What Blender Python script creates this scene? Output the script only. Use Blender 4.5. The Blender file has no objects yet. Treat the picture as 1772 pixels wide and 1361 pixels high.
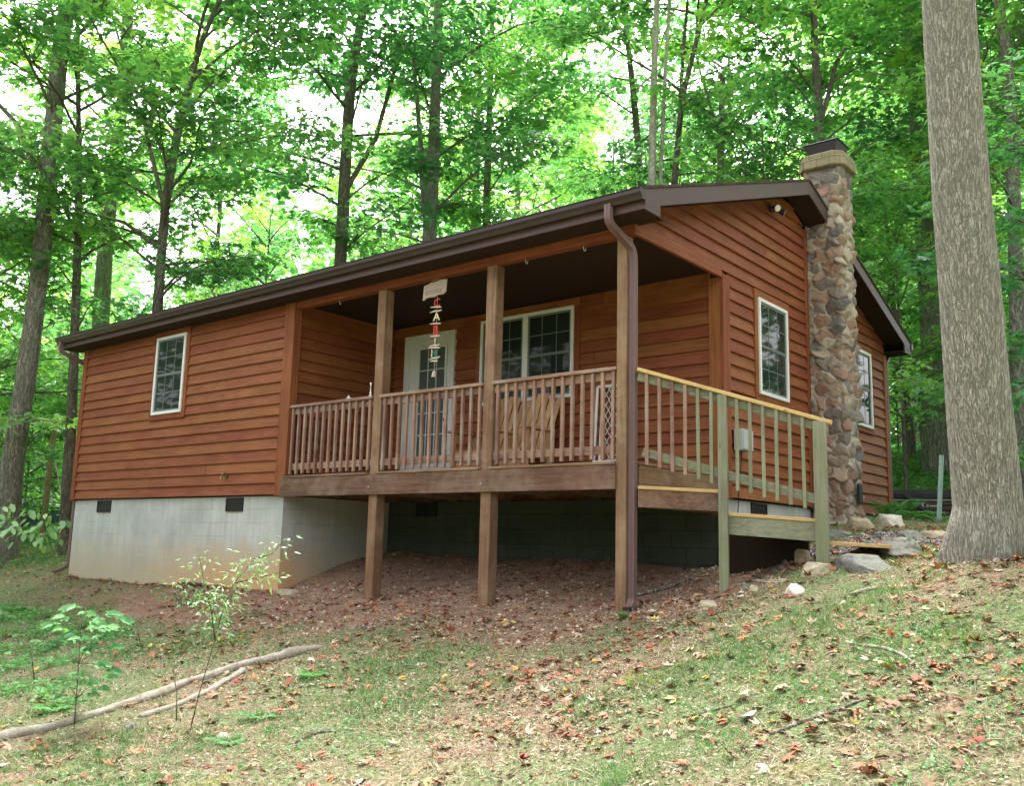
import bpy, bmesh, math, random
import numpy as np
from mathutils import Vector, Matrix, noise as mnoise
random.seed(7); rng = np.random.default_rng(7)
sc = bpy.context.scene
COL = sc.collection
# ------------------------------------------------------------------ camera
CAM = np.array([16.943, -8.047, -0.623]); YAW, PITCH, ROLL, FPX = -0.692, 0.162, 0.025, 1610.6
def cam_axes():
    f = np.array([math.sin(YAW)*math.cos(PITCH), math.cos(YAW)*math.cos(PITCH), math.sin(PITCH)])
    r = np.array([math.cos(YAW), -math.sin(YAW), 0.0]); u = np.cross(r, f)
    c, s = math.cos(ROLL), math.sin(ROLL)
    return c*r+s*u, -s*r+c*u, f
CR, CU, CF = cam_axes()
def ray(px, py): return CF + CR*(px-886)/FPX - CU*(py-680.5)/FPX      # measured off the photograph to find real places
def atd(px, py, D): return CAM + ray(px, py)*D
def ony(px, py, Y): v = ray(px, py); return CAM + v*(Y-CAM[1])/v[1]
def onx(px, py, X): v = ray(px, py); return CAM + v*(X-CAM[0])/v[0]
cd = bpy.data.cameras.new('camera'); cam = bpy.data.objects.new('camera', cd); COL.objects.link(cam)
cd.sensor_width = 36; cd.lens = FPX/1772*36; cd.clip_start = .05; cd.clip_end = 1000
M = Matrix(((CR[0], CU[0], -CF[0], CAM[0]), (CR[1], CU[1], -CF[1], CAM[1]), (CR[2], CU[2], -CF[2], CAM[2]), (0, 0, 0, 1)))
cam.matrix_world = M; sc.camera = cam
# ------------------------------------------------------------------ terrain
W1, L, P, D_ = 6.16, 11.88, 2.0, 7.95
GP = [(0,0,-1.36),(3,0,-1.39),(6.1,0,-1.34),(6.2,1.5,-.88),(8,2,-.83),(10,2,-.79),(11.6,2,-.83),(8.05,.07,-1.33),(10,.07,-1.28),(11.75,.07,-1.25),
 (12.74,.35,-1.0),(13.5,.66,-.76),(14.1,.75,-.70),(12.4,2.,-.7),(12.5,3,-.5),(12.6,4.6,-.24),(12.2,8.2,-.08),(13.4,1.9,-.55),(14.2,2.4,-.47),(13.4,3.6,-.36),
 (15.0,.2,-.64),(14.2,5.5,-.2),(15.6,3,-.38),(17.5,0,-.55),(18,4,-.1),(13.1,-3.5,-2.0),(12,-1.5,-1.55),(9.5,-2.,-1.72),(15.8,-3.2,-1.55),(15.3,-1.3,-1.0),(10.8,-5.2,-2.2),(6,-3,-1.95),
 (3,-1.2,-1.6),(1,-3,-1.9),(-3,-3,-1.75),(-1.2,0,-1.3),(-3,1.5,-1.02),(-8,2,-.85),(-10,-4,-1.6),(-20,5,-.6),(-20,-5,-1.3),(0,8,-.9),(-5,10,-.2),(-10,20,1.0),
 (0,14,.2),(6,12,.3),(11,11,.0),(12,13,.1),(14,11,.0),(12,18,1.9),(16,16,1.6),(20,12,.9),(20,20,2.6),(25,5,.3),(0,30,3),(20,35,5),(-20,35,3),(22,-8,-2.0),(17,-8,-2.2),
 (10,-10,-2.6),(0,-8,-2.6),(25,0,-.6),(-60,0,-1),(60,0,0),(0,-60,-8),(0,90,9),(60,60,8),(-60,60,5)]
GP = np.array(GP, float)
def _U(r2): return np.where(r2 > 1e-12, r2*np.log(np.maximum(r2, 1e-12))*.5, 0)
_n = len(GP); _K = _U(((GP[:, None, :2]-GP[None, :, :2])**2).sum(2)) + np.eye(_n)*.06
_Pm = np.hstack([np.ones((_n, 1)), GP[:, :2]])
_A = np.zeros((_n+3, _n+3)); _A[:_n, :_n] = _K; _A[:_n, _n:] = _Pm; _A[_n:, :_n] = _Pm.T
_w = np.linalg.solve(_A, np.concatenate([GP[:, 2], [0, 0, 0]]))
def ground(x, y):
    x = np.asarray(x, float); y = np.asarray(y, float); sh = x.shape; x = x.ravel(); y = y.ravel(); out = np.empty_like(x)
    for i in range(0, len(x), 20000):
        X = x[i:i+20000]; Y = y[i:i+20000]
        r2 = (X[:, None]-GP[None, :, 0])**2 + (Y[:, None]-GP[None, :, 1])**2
        out[i:i+20000] = _U(r2)@_w[:_n] + _w[_n] + _w[_n+1]*X + _w[_n+2]*Y
    out += .018*np.sin(x*3.1+y*1.7)*np.sin(y*2.3-x*1.1) + .012*np.sin(x*7.3+1.2+np.sin(y*5))*np.sin(y*6.1) + .005*np.sin(x*17+y*3)*np.sin(y*19-x*5)
    out = np.clip(out, -9, 14)
    return out.reshape(sh)
def gz(x, y): return float(ground(np.array([x]), np.array([y]))[0])
def on_ground(px, py, D0=4, D1=60):
    """first place where the sight line through a photo point meets the ground"""
    Ds = np.linspace(D0, D1, 1200); p = CAM[None]+ray(px, py)[None]*Ds[:, None]
    d = p[:, 2]-ground(p[:, 0], p[:, 1]); k = np.argmax(d < 0)
    return p[k] if d[k] < 0 else p[-1]
# ------------------------------------------------------------------ objects
def tag(o, label=None, cat=None, group=None, kind=None):
    if label: o['label'] = label
    if cat: o['category'] = cat
    if group: o['group'] = group
    if kind: o['kind'] = kind
    return o
def thing(name, loc, label, cat, group=None):
    o = bpy.data.objects.new(name, None); COL.objects.link(o); o.location = loc; o.empty_display_size = .2
    return tag(o, label, cat, group)
def mesh_obj(name, me, parent=None, world=True):
    o = bpy.data.objects.new(name, me); COL.objects.link(o)
    if parent is not None:
        o.parent = parent
        if world and parent.type == 'EMPTY': o.location = -parent.location
    return o
class MB:
    def __init__(s): s.v = []; s.f = []; s.r = []; s.m = []; s.mi = 0
    def add(s, vs, fs, r=None):
        n = len(s.v); s.v += [tuple(map(float, v)) for v in vs]
        r = random.random() if r is None else r
        for f in fs: s.f.append(tuple(i+n for i in f)); s.r.append(r); s.m.append(s.mi)
    def box(s, x0, x1, y0, y1, z0, z1, r=None):
        s.add([(x, y, z) for z in (z0, z1) for y in (y0, y1) for x in (x0, x1)],
              [(0, 2, 3, 1), (4, 5, 7, 6), (0, 1, 5, 4), (2, 6, 7, 3), (0, 4, 6, 2), (1, 3, 7, 5)], r)
    def hexa(s, b, t, r=None):       # four bottom points, four top points, same winding
        s.add(list(b)+list(t), [(3, 2, 1, 0), (4, 5, 6, 7), (0, 1, 5, 4), (1, 2, 6, 5), (2, 3, 7, 6), (3, 0, 4, 7)], r)
    def prism(s, poly, vec, r=None):
        n = len(poly); vec = np.array(vec, float); a = [np.array(p, float) for p in poly]
        s.add(a+[p+vec for p in a], [tuple(range(n))[::-1], tuple(range(n, 2*n))]+[(i, (i+1) % n, n+(i+1) % n, n+i) for i in range(n)], r)
    def beam(s, a, b, w, h, up=(0, 0, 1), r=None):      # rectangular bar from a to b, w across, h along up
        a = Vector(a); b = Vector(b); d = (b-a).normalized(); up = Vector(up); side = d.cross(up).normalized(); u = side.cross(d).normalized()
        c = [(-w/2, -h/2), (w/2, -h/2), (w/2, h/2), (-w/2, h/2)]
        s.hexa([a+side*i+u*j for i, j in c], [b+side*i+u*j for i, j in c], r)
    def tube(s, pts, rad, n=8, r=None, cap=True, flat=1.0):
        pts = [Vector(p) for p in pts]; rad = rad if hasattr(rad, '__len__') else [rad]*len(pts)
        vs = []; prev = None
        for i, p in enumerate(pts):
            d = (pts[min(i+1, len(pts)-1)]-pts[max(i-1, 0)]).normalized()
            if prev is None: prev = d.orthogonal().normalized()
            u = (prev-d*prev.dot(d)).normalized(); w = d.cross(u); prev = u
            for k in range(n):
                a = 2*math.pi*k/n; vs.append(p+(u*math.cos(a)+w*math.sin(a)*flat)*rad[i])
        fs = [(i*n+k, i*n+(k+1) % n, (i+1)*n+(k+1) % n, (i+1)*n+k) for i in range(len(pts)-1) for k in range(n)]
        if cap: fs += [tuple(range(n))[::-1], tuple((len(pts)-1)*n+k for k in range(n))]
        s.add(vs, fs, r)
    def build(s, name, mats, parent=None, smooth=False, bevel=0, world=True):
        me = bpy.data.meshes.new(name); me.from_pydata(s.v, [], s.f)
        for m in (mats if isinstance(mats, (list, tuple)) else [mats]): me.materials.append(m)
        at = me.attributes.new('rnd', 'FLOAT', 'FACE'); at.data.foreach_set('value', s.r)
        me.polygons.foreach_set('material_index', s.m)
        if smooth: me.polygons.foreach_set('use_smooth', [True]*len(s.f))
        bm = bmesh.new(); bm.from_mesh(me); bmesh.ops.recalc_face_normals(bm, faces=bm.faces); bm.to_mesh(me); bm.free()
        me.update(); o = mesh_obj(name, me, parent, world)
        if bevel:
            b = o.modifiers.new('bevel', 'BEVEL'); b.width = bevel; b.segments = 1; b.limit_method = 'ANGLE'; b.harden_normals = False
        return o
def np_mesh(name, V, F, mat, rnd=None, col=None, smooth=False, dom='FACE'):
    """V (n,3); F (m,k) all faces with k corners"""
    me = bpy.data.meshes.new(name); V = np.ascontiguousarray(V, dtype=np.float32); F = np.ascontiguousarray(F, dtype=np.int32)
    m, k = F.shape
    me.vertices.add(len(V)); me.vertices.foreach_set('co', V.ravel())
    me.loops.add(m*k); me.loops.foreach_set('vertex_index', F.ravel())
    me.polygons.add(m); me.polygons.foreach_set('loop_start', np.arange(0, m*k, k, dtype=np.int32))
    if smooth: me.polygons.foreach_set('use_smooth', np.ones(m, bool))
    me.materials.append(mat); me.update(calc_edges=True)
    if rnd is not None:
        a = me.attributes.new('rnd', 'FLOAT', dom); a.data.foreach_set('value', np.ascontiguousarray(rnd, dtype=np.float32))
    if col is not None:
        for nm, arr in col.items():
            a = me.attributes.new(nm, 'FLOAT', 'POINT'); a.data.foreach_set('value', np.ascontiguousarray(arr, dtype=np.float32))
    return me
# ------------------------------------------------------------------ materials
class NT:
    def __init__(s, name):
        s.mat = bpy.data.materials.new(name); s.mat.use_nodes = True; s.t = s.mat.node_tree; s.t.nodes.clear()
    def n(s, typ, ins=None, **kw):
        nd = s.t.nodes.new(typ)
        for k, v in kw.items(): setattr(nd, k, v)
        for k, v in (ins or {}).items():
            sk = nd.inputs[k]
            if isinstance(v, bpy.types.NodeSocket): s.t.links.new(v, sk)
            else: sk.default_value = v
        return nd
    def ramp(s, fac, stops, interp='LINEAR'):
        nd = s.t.nodes.new('ShaderNodeValToRGB'); s.t.links.new(fac, nd.inputs[0]); cr = nd.color_ramp; cr.interpolation = interp
        while len(cr.elements) < len(stops): cr.elements.new(.5)
        for e, (p, c) in zip(cr.elements, stops):
            e.position = p; e.color = (*(c if hasattr(c, '__len__') else (c,)*3), 1)
        return nd.outputs[0]
    def obj(s, offset=True):
        co = s.n('ShaderNodeTexCoord').outputs['Object']
        if not offset: return co
        at = s.attr(); m = s.n('ShaderNodeMath', {0: at, 1: 37.3}, operation='MULTIPLY').outputs[0]
        return s.n('ShaderNodeVectorMath', {0: co, 1: m}, operation='ADD').outputs[0]
    def attr(s, name='rnd'): return s.n('ShaderNodeAttribute', attribute_name=name).outputs['Fac']
    def scale(s, v, xyz): return s.n('ShaderNodeMapping', {'Vector': v, 'Scale': xyz}).outputs[0]
    def noise(s, v, scale=5, detail=4, rough=.6, dist=0): return s.n('ShaderNodeTexNoise', {'Vector': v, 'Scale': scale, 'Detail': detail, 'Roughness': rough, 'Distortion': dist}).outputs[0]
    def mix(s, f, a, b, mode='MIX'):
        nd = s.t.nodes.new('ShaderNodeMix'); nd.data_type = 'RGBA'; nd.blend_type = mode
        for k, v in ((0, f), (6, a), (7, b)):
            if isinstance(v, bpy.types.NodeSocket): s.t.links.new(v, nd.inputs[k])
            elif k == 0: nd.inputs[0].default_value = v
            else: nd.inputs[k].default_value = (*v, 1) if hasattr(v, '__len__') else (v, v, v, 1)
        return nd.outputs[2]
    def math(s, op, a, b=0.0, clamp=False):
        nd = s.n('ShaderNodeMath', {0: a, 1: b}, operation=op); nd.use_clamp = clamp; return nd.outputs[0]
    def map(s, v, a, b, c=0., d=1.): return s.n('ShaderNodeMapRange', {0: v, 1: a, 2: b, 3: c, 4: d}).outputs[0]
    def bump(s, h, strength=.3, dist=.01): return s.n('ShaderNodeBump', {'Height': h, 'Strength': strength, 'Distance': dist}).outputs[0]
    def out(s, col, rough=.8, bump=None, spec=.3, metallic=0.0, coat=0.0):
        p = s.n('ShaderNodeBsdfPrincipled')
        for k, v in (('Base Color', col), ('Roughness', rough), ('Specular IOR Level', spec), ('Metallic', metallic), ('Coat Weight', coat)):
            if isinstance(v, bpy.types.NodeSocket): s.t.links.new(v, p.inputs[k])
            else: p.inputs[k].default_value = (*v, 1) if hasattr(v, '__len__') else v
        if bump is not None: s.t.links.new(bump, p.inputs['Normal'])
        o = s.n('ShaderNodeOutputMaterial'); s.t.links.new(p.outputs[0], o.inputs[0]); return s.mat
AX = {'x': (1, 22, 22), 'y': (22, 1, 22), 'z': (22, 22, 1)}
KX = {'x': (1, 2.6, 2.6), 'y': (2.6, 1, 2.6), 'z': (2.6, 2.6, 1)}
def wood(name, axis, dark, mid, light, knot=(.05, .02, .01), rough=.75, var=.35, stain=None, stain_amt=.5, bumpy=.35, streak=.7, knots=.8):
    s = NT(name); v = s.obj()
    g = s.noise(s.scale(v, tuple(.9*q for q in AX[axis])), 1.6, 5, .6, .6)
    fine = s.noise(s.scale(v, tuple(q*4 for q in AX[axis])), 2.2, 3, .7)
    big = s.noise(v, 1.7, 3, .6)
    t = s.math('ADD', s.math('MULTIPLY', g, streak), s.math('MULTIPLY', fine, 1-streak))
    t = s.math('ADD', t, s.math('MULTIPLY', s.math('SUBTRACT', big, .5), .35))
    c = s.ramp(t, [(.3, dark), (.5, mid), (.72, light)])
    r = s.map(s.attr(), 0, 1, 1-var, 1+var*.7)
    hv = s.n('ShaderNodeHueSaturation', {'Color': c, 'Value': r, 'Hue': s.map(s.attr(), 0, 1, .49, .51)}).outputs[0]
    vo = s.n('ShaderNodeTexVoronoi', {'Vector': s.scale(v, KX[axis]), 'Scale': 1.9}).outputs['Distance']
    kn = s.ramp(vo, [(.03, knots), (.07, 0.)])
    c2 = s.mix(kn, hv, knot)
    if stain is not None:
        sm = s.ramp(s.noise(v, 2.3, 5, .65), [(.45, 0.), (.68, stain_amt)])
        c2 = s.mix(sm, c2, stain)
    bh = s.math('ADD', g, s.math('MULTIPLY', fine, .6))
    return s.out(c2, rough, s.bump(bh, bumpy, .004), .25)
M_ = {}
for a in 'xyz':
    M_['cedar_'+a] = wood('cedar_siding_'+a, a, (.155, .045, .017), (.24, .077, .030), (.325, .115, .048), knot=(.08, .022, .008), var=.09, rough=.62, stain=(.36, .135, .05), stain_amt=.25)
    M_['trim_'+a] = wood('stained_trim_'+a, a, (.140, .042, .016), (.245, .080, .030), (.34, .125, .052), var=.12, rough=.65, knots=.5)
    M_['post_'+a] = wood('brown_post_'+a, a, (.105, .056, .034), (.215, .122, .073), (.33, .20, .125), knot=(.10, .05, .03), var=.15, stain=(.42, .31, .2), stain_amt=.45)
    M_['rail_'+a] = wood('weathered_rail_'+a, a, (.15, .08, .058), (.30, .17, .125), (.43, .28, .215), knot=(.1, .05, .04), var=.25, stain=(.42, .36, .30), stain_amt=.55)
    M_['green_'+a] = wood('algae_green_timber_'+a, a, (.15, .145, .10), (.26, .26, .18), (.38, .375, .28), knot=(.12, .11, .06), var=.2, stain=(.20, .25, .11), stain_amt=.55)
    M_['new_'+a] = wood('new_yellow_pine_'+a, a, (.45, .29, .11), (.62, .43, .18), (.72, .53, .25), knot=(.3, .16, .06), var=.12)
    M_['dark_'+a] = wood('dark_joist_'+a, a, (.085, .045, .028), (.17, .095, .06), (.28, .17, .105), var=.2, stain=(.30, .22, .16), stain_amt=.6)
    M_['bench_'+a] = wood('tan_bench_'+a, a, (.34, .19, .09), (.47, .28, .14), (.57, .36, .19), var=.18, knots=.2)
def plain(name, col, rough=.6, spec=.3, metallic=0., var=.12, scale=6, bumpy=0., coat=0.):
    s = NT(name); v = s.obj(False); nz = s.noise(v, scale, 5, .65)
    c = s.mix(nz, tuple(q*(1-var) for q in col), tuple(min(1, q*(1+var)) for q in col))
    return s.out(c, rough, s.bump(s.noise(v, scale*8, 3), bumpy, .003) if bumpy else None, spec, metallic, coat)
M_['gutter'] = plain('brown_gutter_metal', (.040, .024, .023), .42, .45, .0, .18, 3)
M_['fascia'] = plain('brown_fascia_metal', (.080, .046, .044), .5, .4, 0, .15, 3)
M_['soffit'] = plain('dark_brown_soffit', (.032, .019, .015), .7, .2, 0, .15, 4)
M_['spout'] = plain('brown_downspout_paint', (.155, .095, .092), .45, .4, 0, .14, 4)
M_['white'] = plain('white_vinyl', (.78, .79, .78), .4, .4, 0, .04, 4)
M_['door'] = plain('painted_steel_door', (.70, .72, .70), .45, .4, 0, .05, 4)
M_['muntin'] = plain('grey_green_muntin', (.17, .20, .19), .5, .3, 0, .05)
M_['black'] = plain('matt_black_metal', (.016, .015, .017), .55, .4, 0, .3, 8)
M_['capblack'] = plain('black_cap_metal', (.03, .025, .032), .4, .5, 0, .3, 8)
M_['galv'] = plain('galvanised_bolt', (.6, .6, .58), .35, .5, .7, .2, 20)
M_['greybox'] = plain('grey_utility_plastic', (.42, .45, .46), .5, .35, 0, .06)
M_['cable'] = plain('black_cable', (.02, .02, .02), .6)
M_['brass'] = plain('tarnished_brass', (.35, .22, .08), .4, .5, .6, .3, 20)
M_['lensw'] = plain('lamp_glass', (.75, .75, .7), .15, .6)
s = NT('dark_window_glass'); v = s.obj(False)
M_['glass'] = s.out(s.mix(s.noise(v, .9, 2), (.012, .022, .018), (.03, .045, .04)), .03, s.bump(s.noise(v, 1.2, 2), .05, .02), .22, 0, 0)
s = NT('pale_door_glass'); v = s.obj(False)  # door glass, a paler tone than the window panes
M_['doorglass'] = s.out(s.mix(s.noise(v, 2., 2), (.07, .10, .095), (.13, .17, .16)), .08, None, .5)
# painted block foundation: grey wash, faint joints, clay splash
s = NT('painted_block_foundation'); v = s.obj(False)
sep = s.n('ShaderNodeSeparateXYZ', {0: v}); hx = s.math('ADD', sep.outputs[0], sep.outputs[1])
cb = s.n('ShaderNodeCombineXYZ', {0: hx, 1: s.math('ADD', sep.outputs[2], .004)}).outputs[0]
br = s.n('ShaderNodeTexBrick', {'Vector': cb, 'Scale': 1, 'Mortar Size': .006, 'Mortar Smooth': .6, 'Brick Width': .4, 'Row Height': .2, 'Color1': (.9, .9, .9, 1), 'Color2': (1, 1, 1, 1), 'Mortar': (.55, .55, .55, 1)})
jm = s.ramp(s.noise(v, 1.3, 4), [(.46, 0.), (.64, .75)])
base = s.ramp(s.noise(v, 1.1, 6, .65), [(.3, (.38, .40, .385)), (.55, (.52, .54, .52)), (.75, (.62, .63, .60))])
vs_ = s.noise(s.scale(v, (5, 5, .5)), 1.5, 4); base = s.mix(s.ramp(vs_, [(.45, 0.), (.7, .4)]), base, (.33, .34, .31))
base = s.mix(jm, base, s.mix(1.0, base, br.outputs['Color'], 'MULTIPLY'))
zz = s.math('ADD', sep.outputs[2], s.math('MULTIPLY', s.noise(v, 1.6, 4), .75))
low = s.map(zz, -.18, -.85, 0, .75)
cl = s.mix(low, base, (.50, .42, .27))
rt = s.math('MULTIPLY', s.map(s.math('ADD', sep.outputs[0], s.math('MULTIPLY', s.noise(v, .9, 3), 2.6)), 3.4, 6.6), s.map(zz, -.25, -.75, 0, 1.))
sidey = s.map(sep.outputs[1], .2, .9, 1., 0.)
cl = s.mix(s.math('MULTIPLY', s.math('MULTIPLY', rt, sidey), .8), cl, (.60, .36, .17))
M_['block'] = s.out(cl, .9, s.bump(s.math('ADD', s.noise(v, 40, 4), s.math('MULTIPLY', br.outputs['Fac'], -1.2)), .25, .006), .2)
# chimney stones
s = NT('fieldstone_masonry'); v = s.obj(False); cid = s.attr('cell'); ed = s.attr('edge')
pal = s.ramp(cid, [(0, (.35, .21, .155)), (.12, (.33, .27, .21)), (.25, (.48, .39, .30)), (.38, (.19, .175, .175)), (.48, (.41, .26, .19)), (.6, (.52, .45, .36)), (.72, (.25, .225, .20)), (.84, (.42, .28, .21)), (.94, (.13, .125, .135))], 'CONSTANT')
nn = s.noise(v, 9, 6, .7); sc2 = s.mix(s.ramp(nn, [(.35, 0.), (.7, .7)]), pal, s.mix(.5, pal, (.48, .41, .34)))
sc3 = s.mix(s.ramp(s.noise(v, 30, 4), [(.4, 0.), (.75, .45)]), sc2, (.16, .13, .11))
mort = s.mix(s.noise(v, 12, 4), (.36, .32, .26), (.54, .48, .40))
M_['stone'] = s.out(s.mix(s.ramp(ed, [(.10, 0.), (.2, 1.)]), mort, sc3), .85, s.bump(s.math('ADD', s.noise(v, 38, 5, .75), s.math('MULTIPLY', s.noise(v, 14, 4, .6), 1.2)), 1., .014), .2)
s = NT('weathered_brick_crown'); v = s.obj(False); sep = s.n('ShaderNodeSeparateXYZ', {0: v})
cb = s.n('ShaderNodeCombineXYZ', {0: s.math('ADD', sep.outputs[0], s.math('MULTIPLY', sep.outputs[1], .8)), 1: s.math('ADD', sep.outputs[2], .02)}).outputs[0]
br = s.n('ShaderNodeTexBrick', {'Vector': cb, 'Scale': 1, 'Mortar Size': .006, 'Brick Width': .19, 'Row Height': .14, 'Color1': (.34, .29, .19, 1), 'Color2': (.42, .36, .24, 1), 'Mortar': (.20, .16, .10, 1)})
M_['crown'] = s.out(s.mix(s.noise(v, 7, 6, .7), s.mix(1., br.outputs['Color'], (.5, .48, .40), 'MULTIPLY'), br.outputs['Color']), .9, s.bump(s.math('ADD', s.noise(v, 35, 4), s.math('MULTIPLY', br.outputs['Fac'], -1)), .5, .008))
s = NT('asphalt_shingles'); v = s.obj(False)
br = s.n('ShaderNodeTexBrick', {'Vector': v, 'Scale': 1, 'Mortar Size': .006, 'Brick Width': .3, 'Row Height': .13, 'Color1': (.055, .04, .035, 1), 'Color2': (.09, .07, .055, 1), 'Mortar': (.02, .015, .012, 1)})
M_['shingle'] = s.out(s.mix(s.ramp(s.noise(v, 3, 5), [(.5, 0.), (.7, .6)]), br.outputs['Color'], (.07, .10, .03)), .95, s.bump(s.noise(v, 60, 3), .6, .01), .15)
def rock_mat(name, a, b, c, moss=.3):
    s = NT(name); v = s.obj(False); n1 = s.noise(v, 4, 6, .7); n2 = s.noise(v, 22, 5, .7)
    col = s.ramp(s.math('ADD', s.math('MULTIPLY', n1, .7), s.math('MULTIPLY', n2, .3)), [(.33, a), (.5, b), (.66, c)])
    if moss: col = s.mix(s.ramp(s.noise(v, 6, 4), [(.52, 0.), (.66, moss)]), col, (.16, .20, .08))
    return s.out(col, .88, s.bump(s.math('ADD', n2, n1), .7, .015), .25)
M_['rock_grey'] = rock_mat('grey_slab_rock', (.11, .11, .105), (.20, .195, .18), (.31, .30, .27), .25)
M_['rock_tan'] = rock_mat('tan_sandstone', (.24, .19, .13), (.40, .33, .23), (.56, .48, .36), .3)
M_['rock_pale'] = rock_mat('pale_quartz_rock', (.42, .38, .32), (.62, .57, .49), (.75, .72, .65), .1)
M_['rock_orange'] = rock_mat('orange_brown_rock', (.30, .19, .10), (.46, .31, .17), (.58, .42, .27), .1)
# bark
def bark(name, dark, mid, light, sx=26, sz=3.2, moss=.15, bump=1.0, dist=.03):
    s = NT(name); v = s.obj(False)
    a = s.noise(s.scale(v, (sx, sx, sz)), 1, 5, .6, .5); b = s.noise(s.scale(v, (sx*2.3, sx*2.3, sz*2.6)), 1, 4, .65, .3); f = s.noise(s.scale(v, (sx*5, sx*5, sz*9)), 1, 4, .7)
    fa = s.map(s.math('ABSOLUTE', s.math('SUBTRACT', a, .5)), 0, .055); fb = s.map(s.math('ABSOLUTE', s.math('SUBTRACT', b, .5)), 0, .07)
    pl = s.math('MULTIPLY', fa, s.math('ADD', s.math('MULTIPLY', fb, .5), .5))
    h = s.math('ADD', pl, s.math('MULTIPLY', f, .45))
    col = s.ramp(s.math('ADD', s.math('MULTIPLY', pl, .5), s.math('MULTIPLY', f, .5)), [(.22, dark), (.58, mid), (.85, light)])
    col = s.mix(s.ramp(s.noise(v, 1.6, 5), [(.4, 0.), (.75, .35)]), col, tuple(q*.68 for q in mid))
    col = s.mix(s.ramp(s.noise(v, 2.3, 5, .7), [(.52, 0.), (.70, moss)]), col, (.16, .22, .10))
    return s.out(col, .93, s.bump(h, bump, dist), .12)
M_['bark_main'] = bark('grey_ridged_bark', (.21, .19, .155), (.47, .445, .38), (.64, .61, .53), 44, 4.2, .15, .9, .016)
M_['bark_grey'] = bark('grey_bark', (.16, .15, .125), (.41, .385, .33), (.56, .53, .46), 20, 2.4, .35, 1., .03)
M_['bark_dark'] = bark('dark_bark', (.085, .073, .06), (.235, .205, .17), (.37, .33, .28), 20, 2.4, .35, .9, .02)
M_['bark_pale'] = bark('pale_bark', (.22, .20, .16), (.45, .43, .36), (.6, .58, .5), 12, 8, .2, .4, .01)
def leafmat(name, stops, trans=.5, gloss=.06, rough=.45, attr='rnd'):
    s = NT(name); c = s.ramp(s.attr(attr), stops)
    df = s.n('ShaderNodeBsdfDiffuse', {'Color': c}); tr = s.n('ShaderNodeBsdfTranslucent', {'Color': s.mix(1., c, (1.25, 1.35, .75), 'MULTIPLY')})
    m = s.n('ShaderNodeMixShader', {0: trans, 1: df.outputs[0], 2: tr.outputs[0]})
    gl = s.n('ShaderNodeBsdfGlossy', {'Color': (.9, .95, .9, 1), 'Roughness': rough})
    m2 = s.n('ShaderNodeMixShader', {0: gloss, 1: m.outputs[0], 2: gl.outputs[0]})
    o = s.n('ShaderNodeOutputMaterial'); s.t.links.new(m2.outputs[0], o.inputs[0]); return s.mat
s = NT('shaded_bare_block'); v = s.obj(False)  # unpainted block, its colour darkened to carry the shade under the porch
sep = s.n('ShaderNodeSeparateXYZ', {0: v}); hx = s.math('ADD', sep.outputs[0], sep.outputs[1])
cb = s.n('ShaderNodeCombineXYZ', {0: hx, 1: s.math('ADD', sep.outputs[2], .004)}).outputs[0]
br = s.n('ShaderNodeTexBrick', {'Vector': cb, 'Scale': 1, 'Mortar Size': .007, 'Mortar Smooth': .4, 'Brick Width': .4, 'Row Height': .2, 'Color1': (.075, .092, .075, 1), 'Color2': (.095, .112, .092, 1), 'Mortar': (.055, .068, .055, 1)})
M_['shaded_block'] = s.out(s.mix(s.noise(v, 3, 5), s.mix(1., br.outputs['Color'], (.5, .55, .5), 'MULTIPLY'), br.outputs['Color']), .95, s.bump(s.math('ADD', s.noise(v, 40, 4), s.math('MULTIPLY', br.outputs['Fac'], -1.2)), .3, .006), .15)
s = NT('dead_wood'); v = s.obj(False)
M_['deadwood'] = s.out(s.mix(s.ramp(s.noise(v, 7, 6, .7), [(.42, 0.), (.6, 1.)]), s.ramp(s.noise(v, 45, 5, .75), [(.3, (.20, .17, .13)), (.7, (.40, .36, .29))]), s.ramp(s.noise(v, 45, 5, .75), [(.3, (.34, .31, .26)), (.7, (.54, .50, .43))])), .9, s.bump(s.noise(v, 60, 5, .7), .8, .01), .1)
M_['leaf_mid'] = leafmat('maple_leaves', [(0, (.07, .21, .09)), (.35, (.14, .36, .14)), (.7, (.26, .51, .18)), (1, (.42, .66, .21))], .58)
M_['leaf_dark'] = leafmat('oak_leaves', [(0, (.055, .18, .09)), (.5, (.115, .32, .145)), (1, (.22, .49, .19))], .55)
M_['leaf_lime'] = leafmat('sunlit_young_leaves', [(0, (.13, .32, .10)), (.5, (.28, .54, .16)), (1, (.50, .70, .20))], .6)
M_['leaf_far'] = leafmat('shaded_far_leaves', [(0, (.045, .07, .03)), (.5, (.09, .13, .06)), (1, (.16, .20, .09))], .4)
M_['leaf_plant'] = leafmat('ground_plant_leaves', [(0, (.05, .18, .06)), (.5, (.12, .32, .12)), (1, (.26, .48, .20))], .4, .03)
M_['leaf_pale'] = leafmat('pale_shrub_leaves', [(0, (.10, .27, .09)), (.5, (.19, .40, .13)), (1, (.32, .52, .20))], .35, .08)
M_['fern'] = leafmat('fern_fronds', [(0, (.06, .22, .06)), (.5, (.14, .38, .11)), (1, (.28, .52, .2))], .4, .04)
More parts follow.
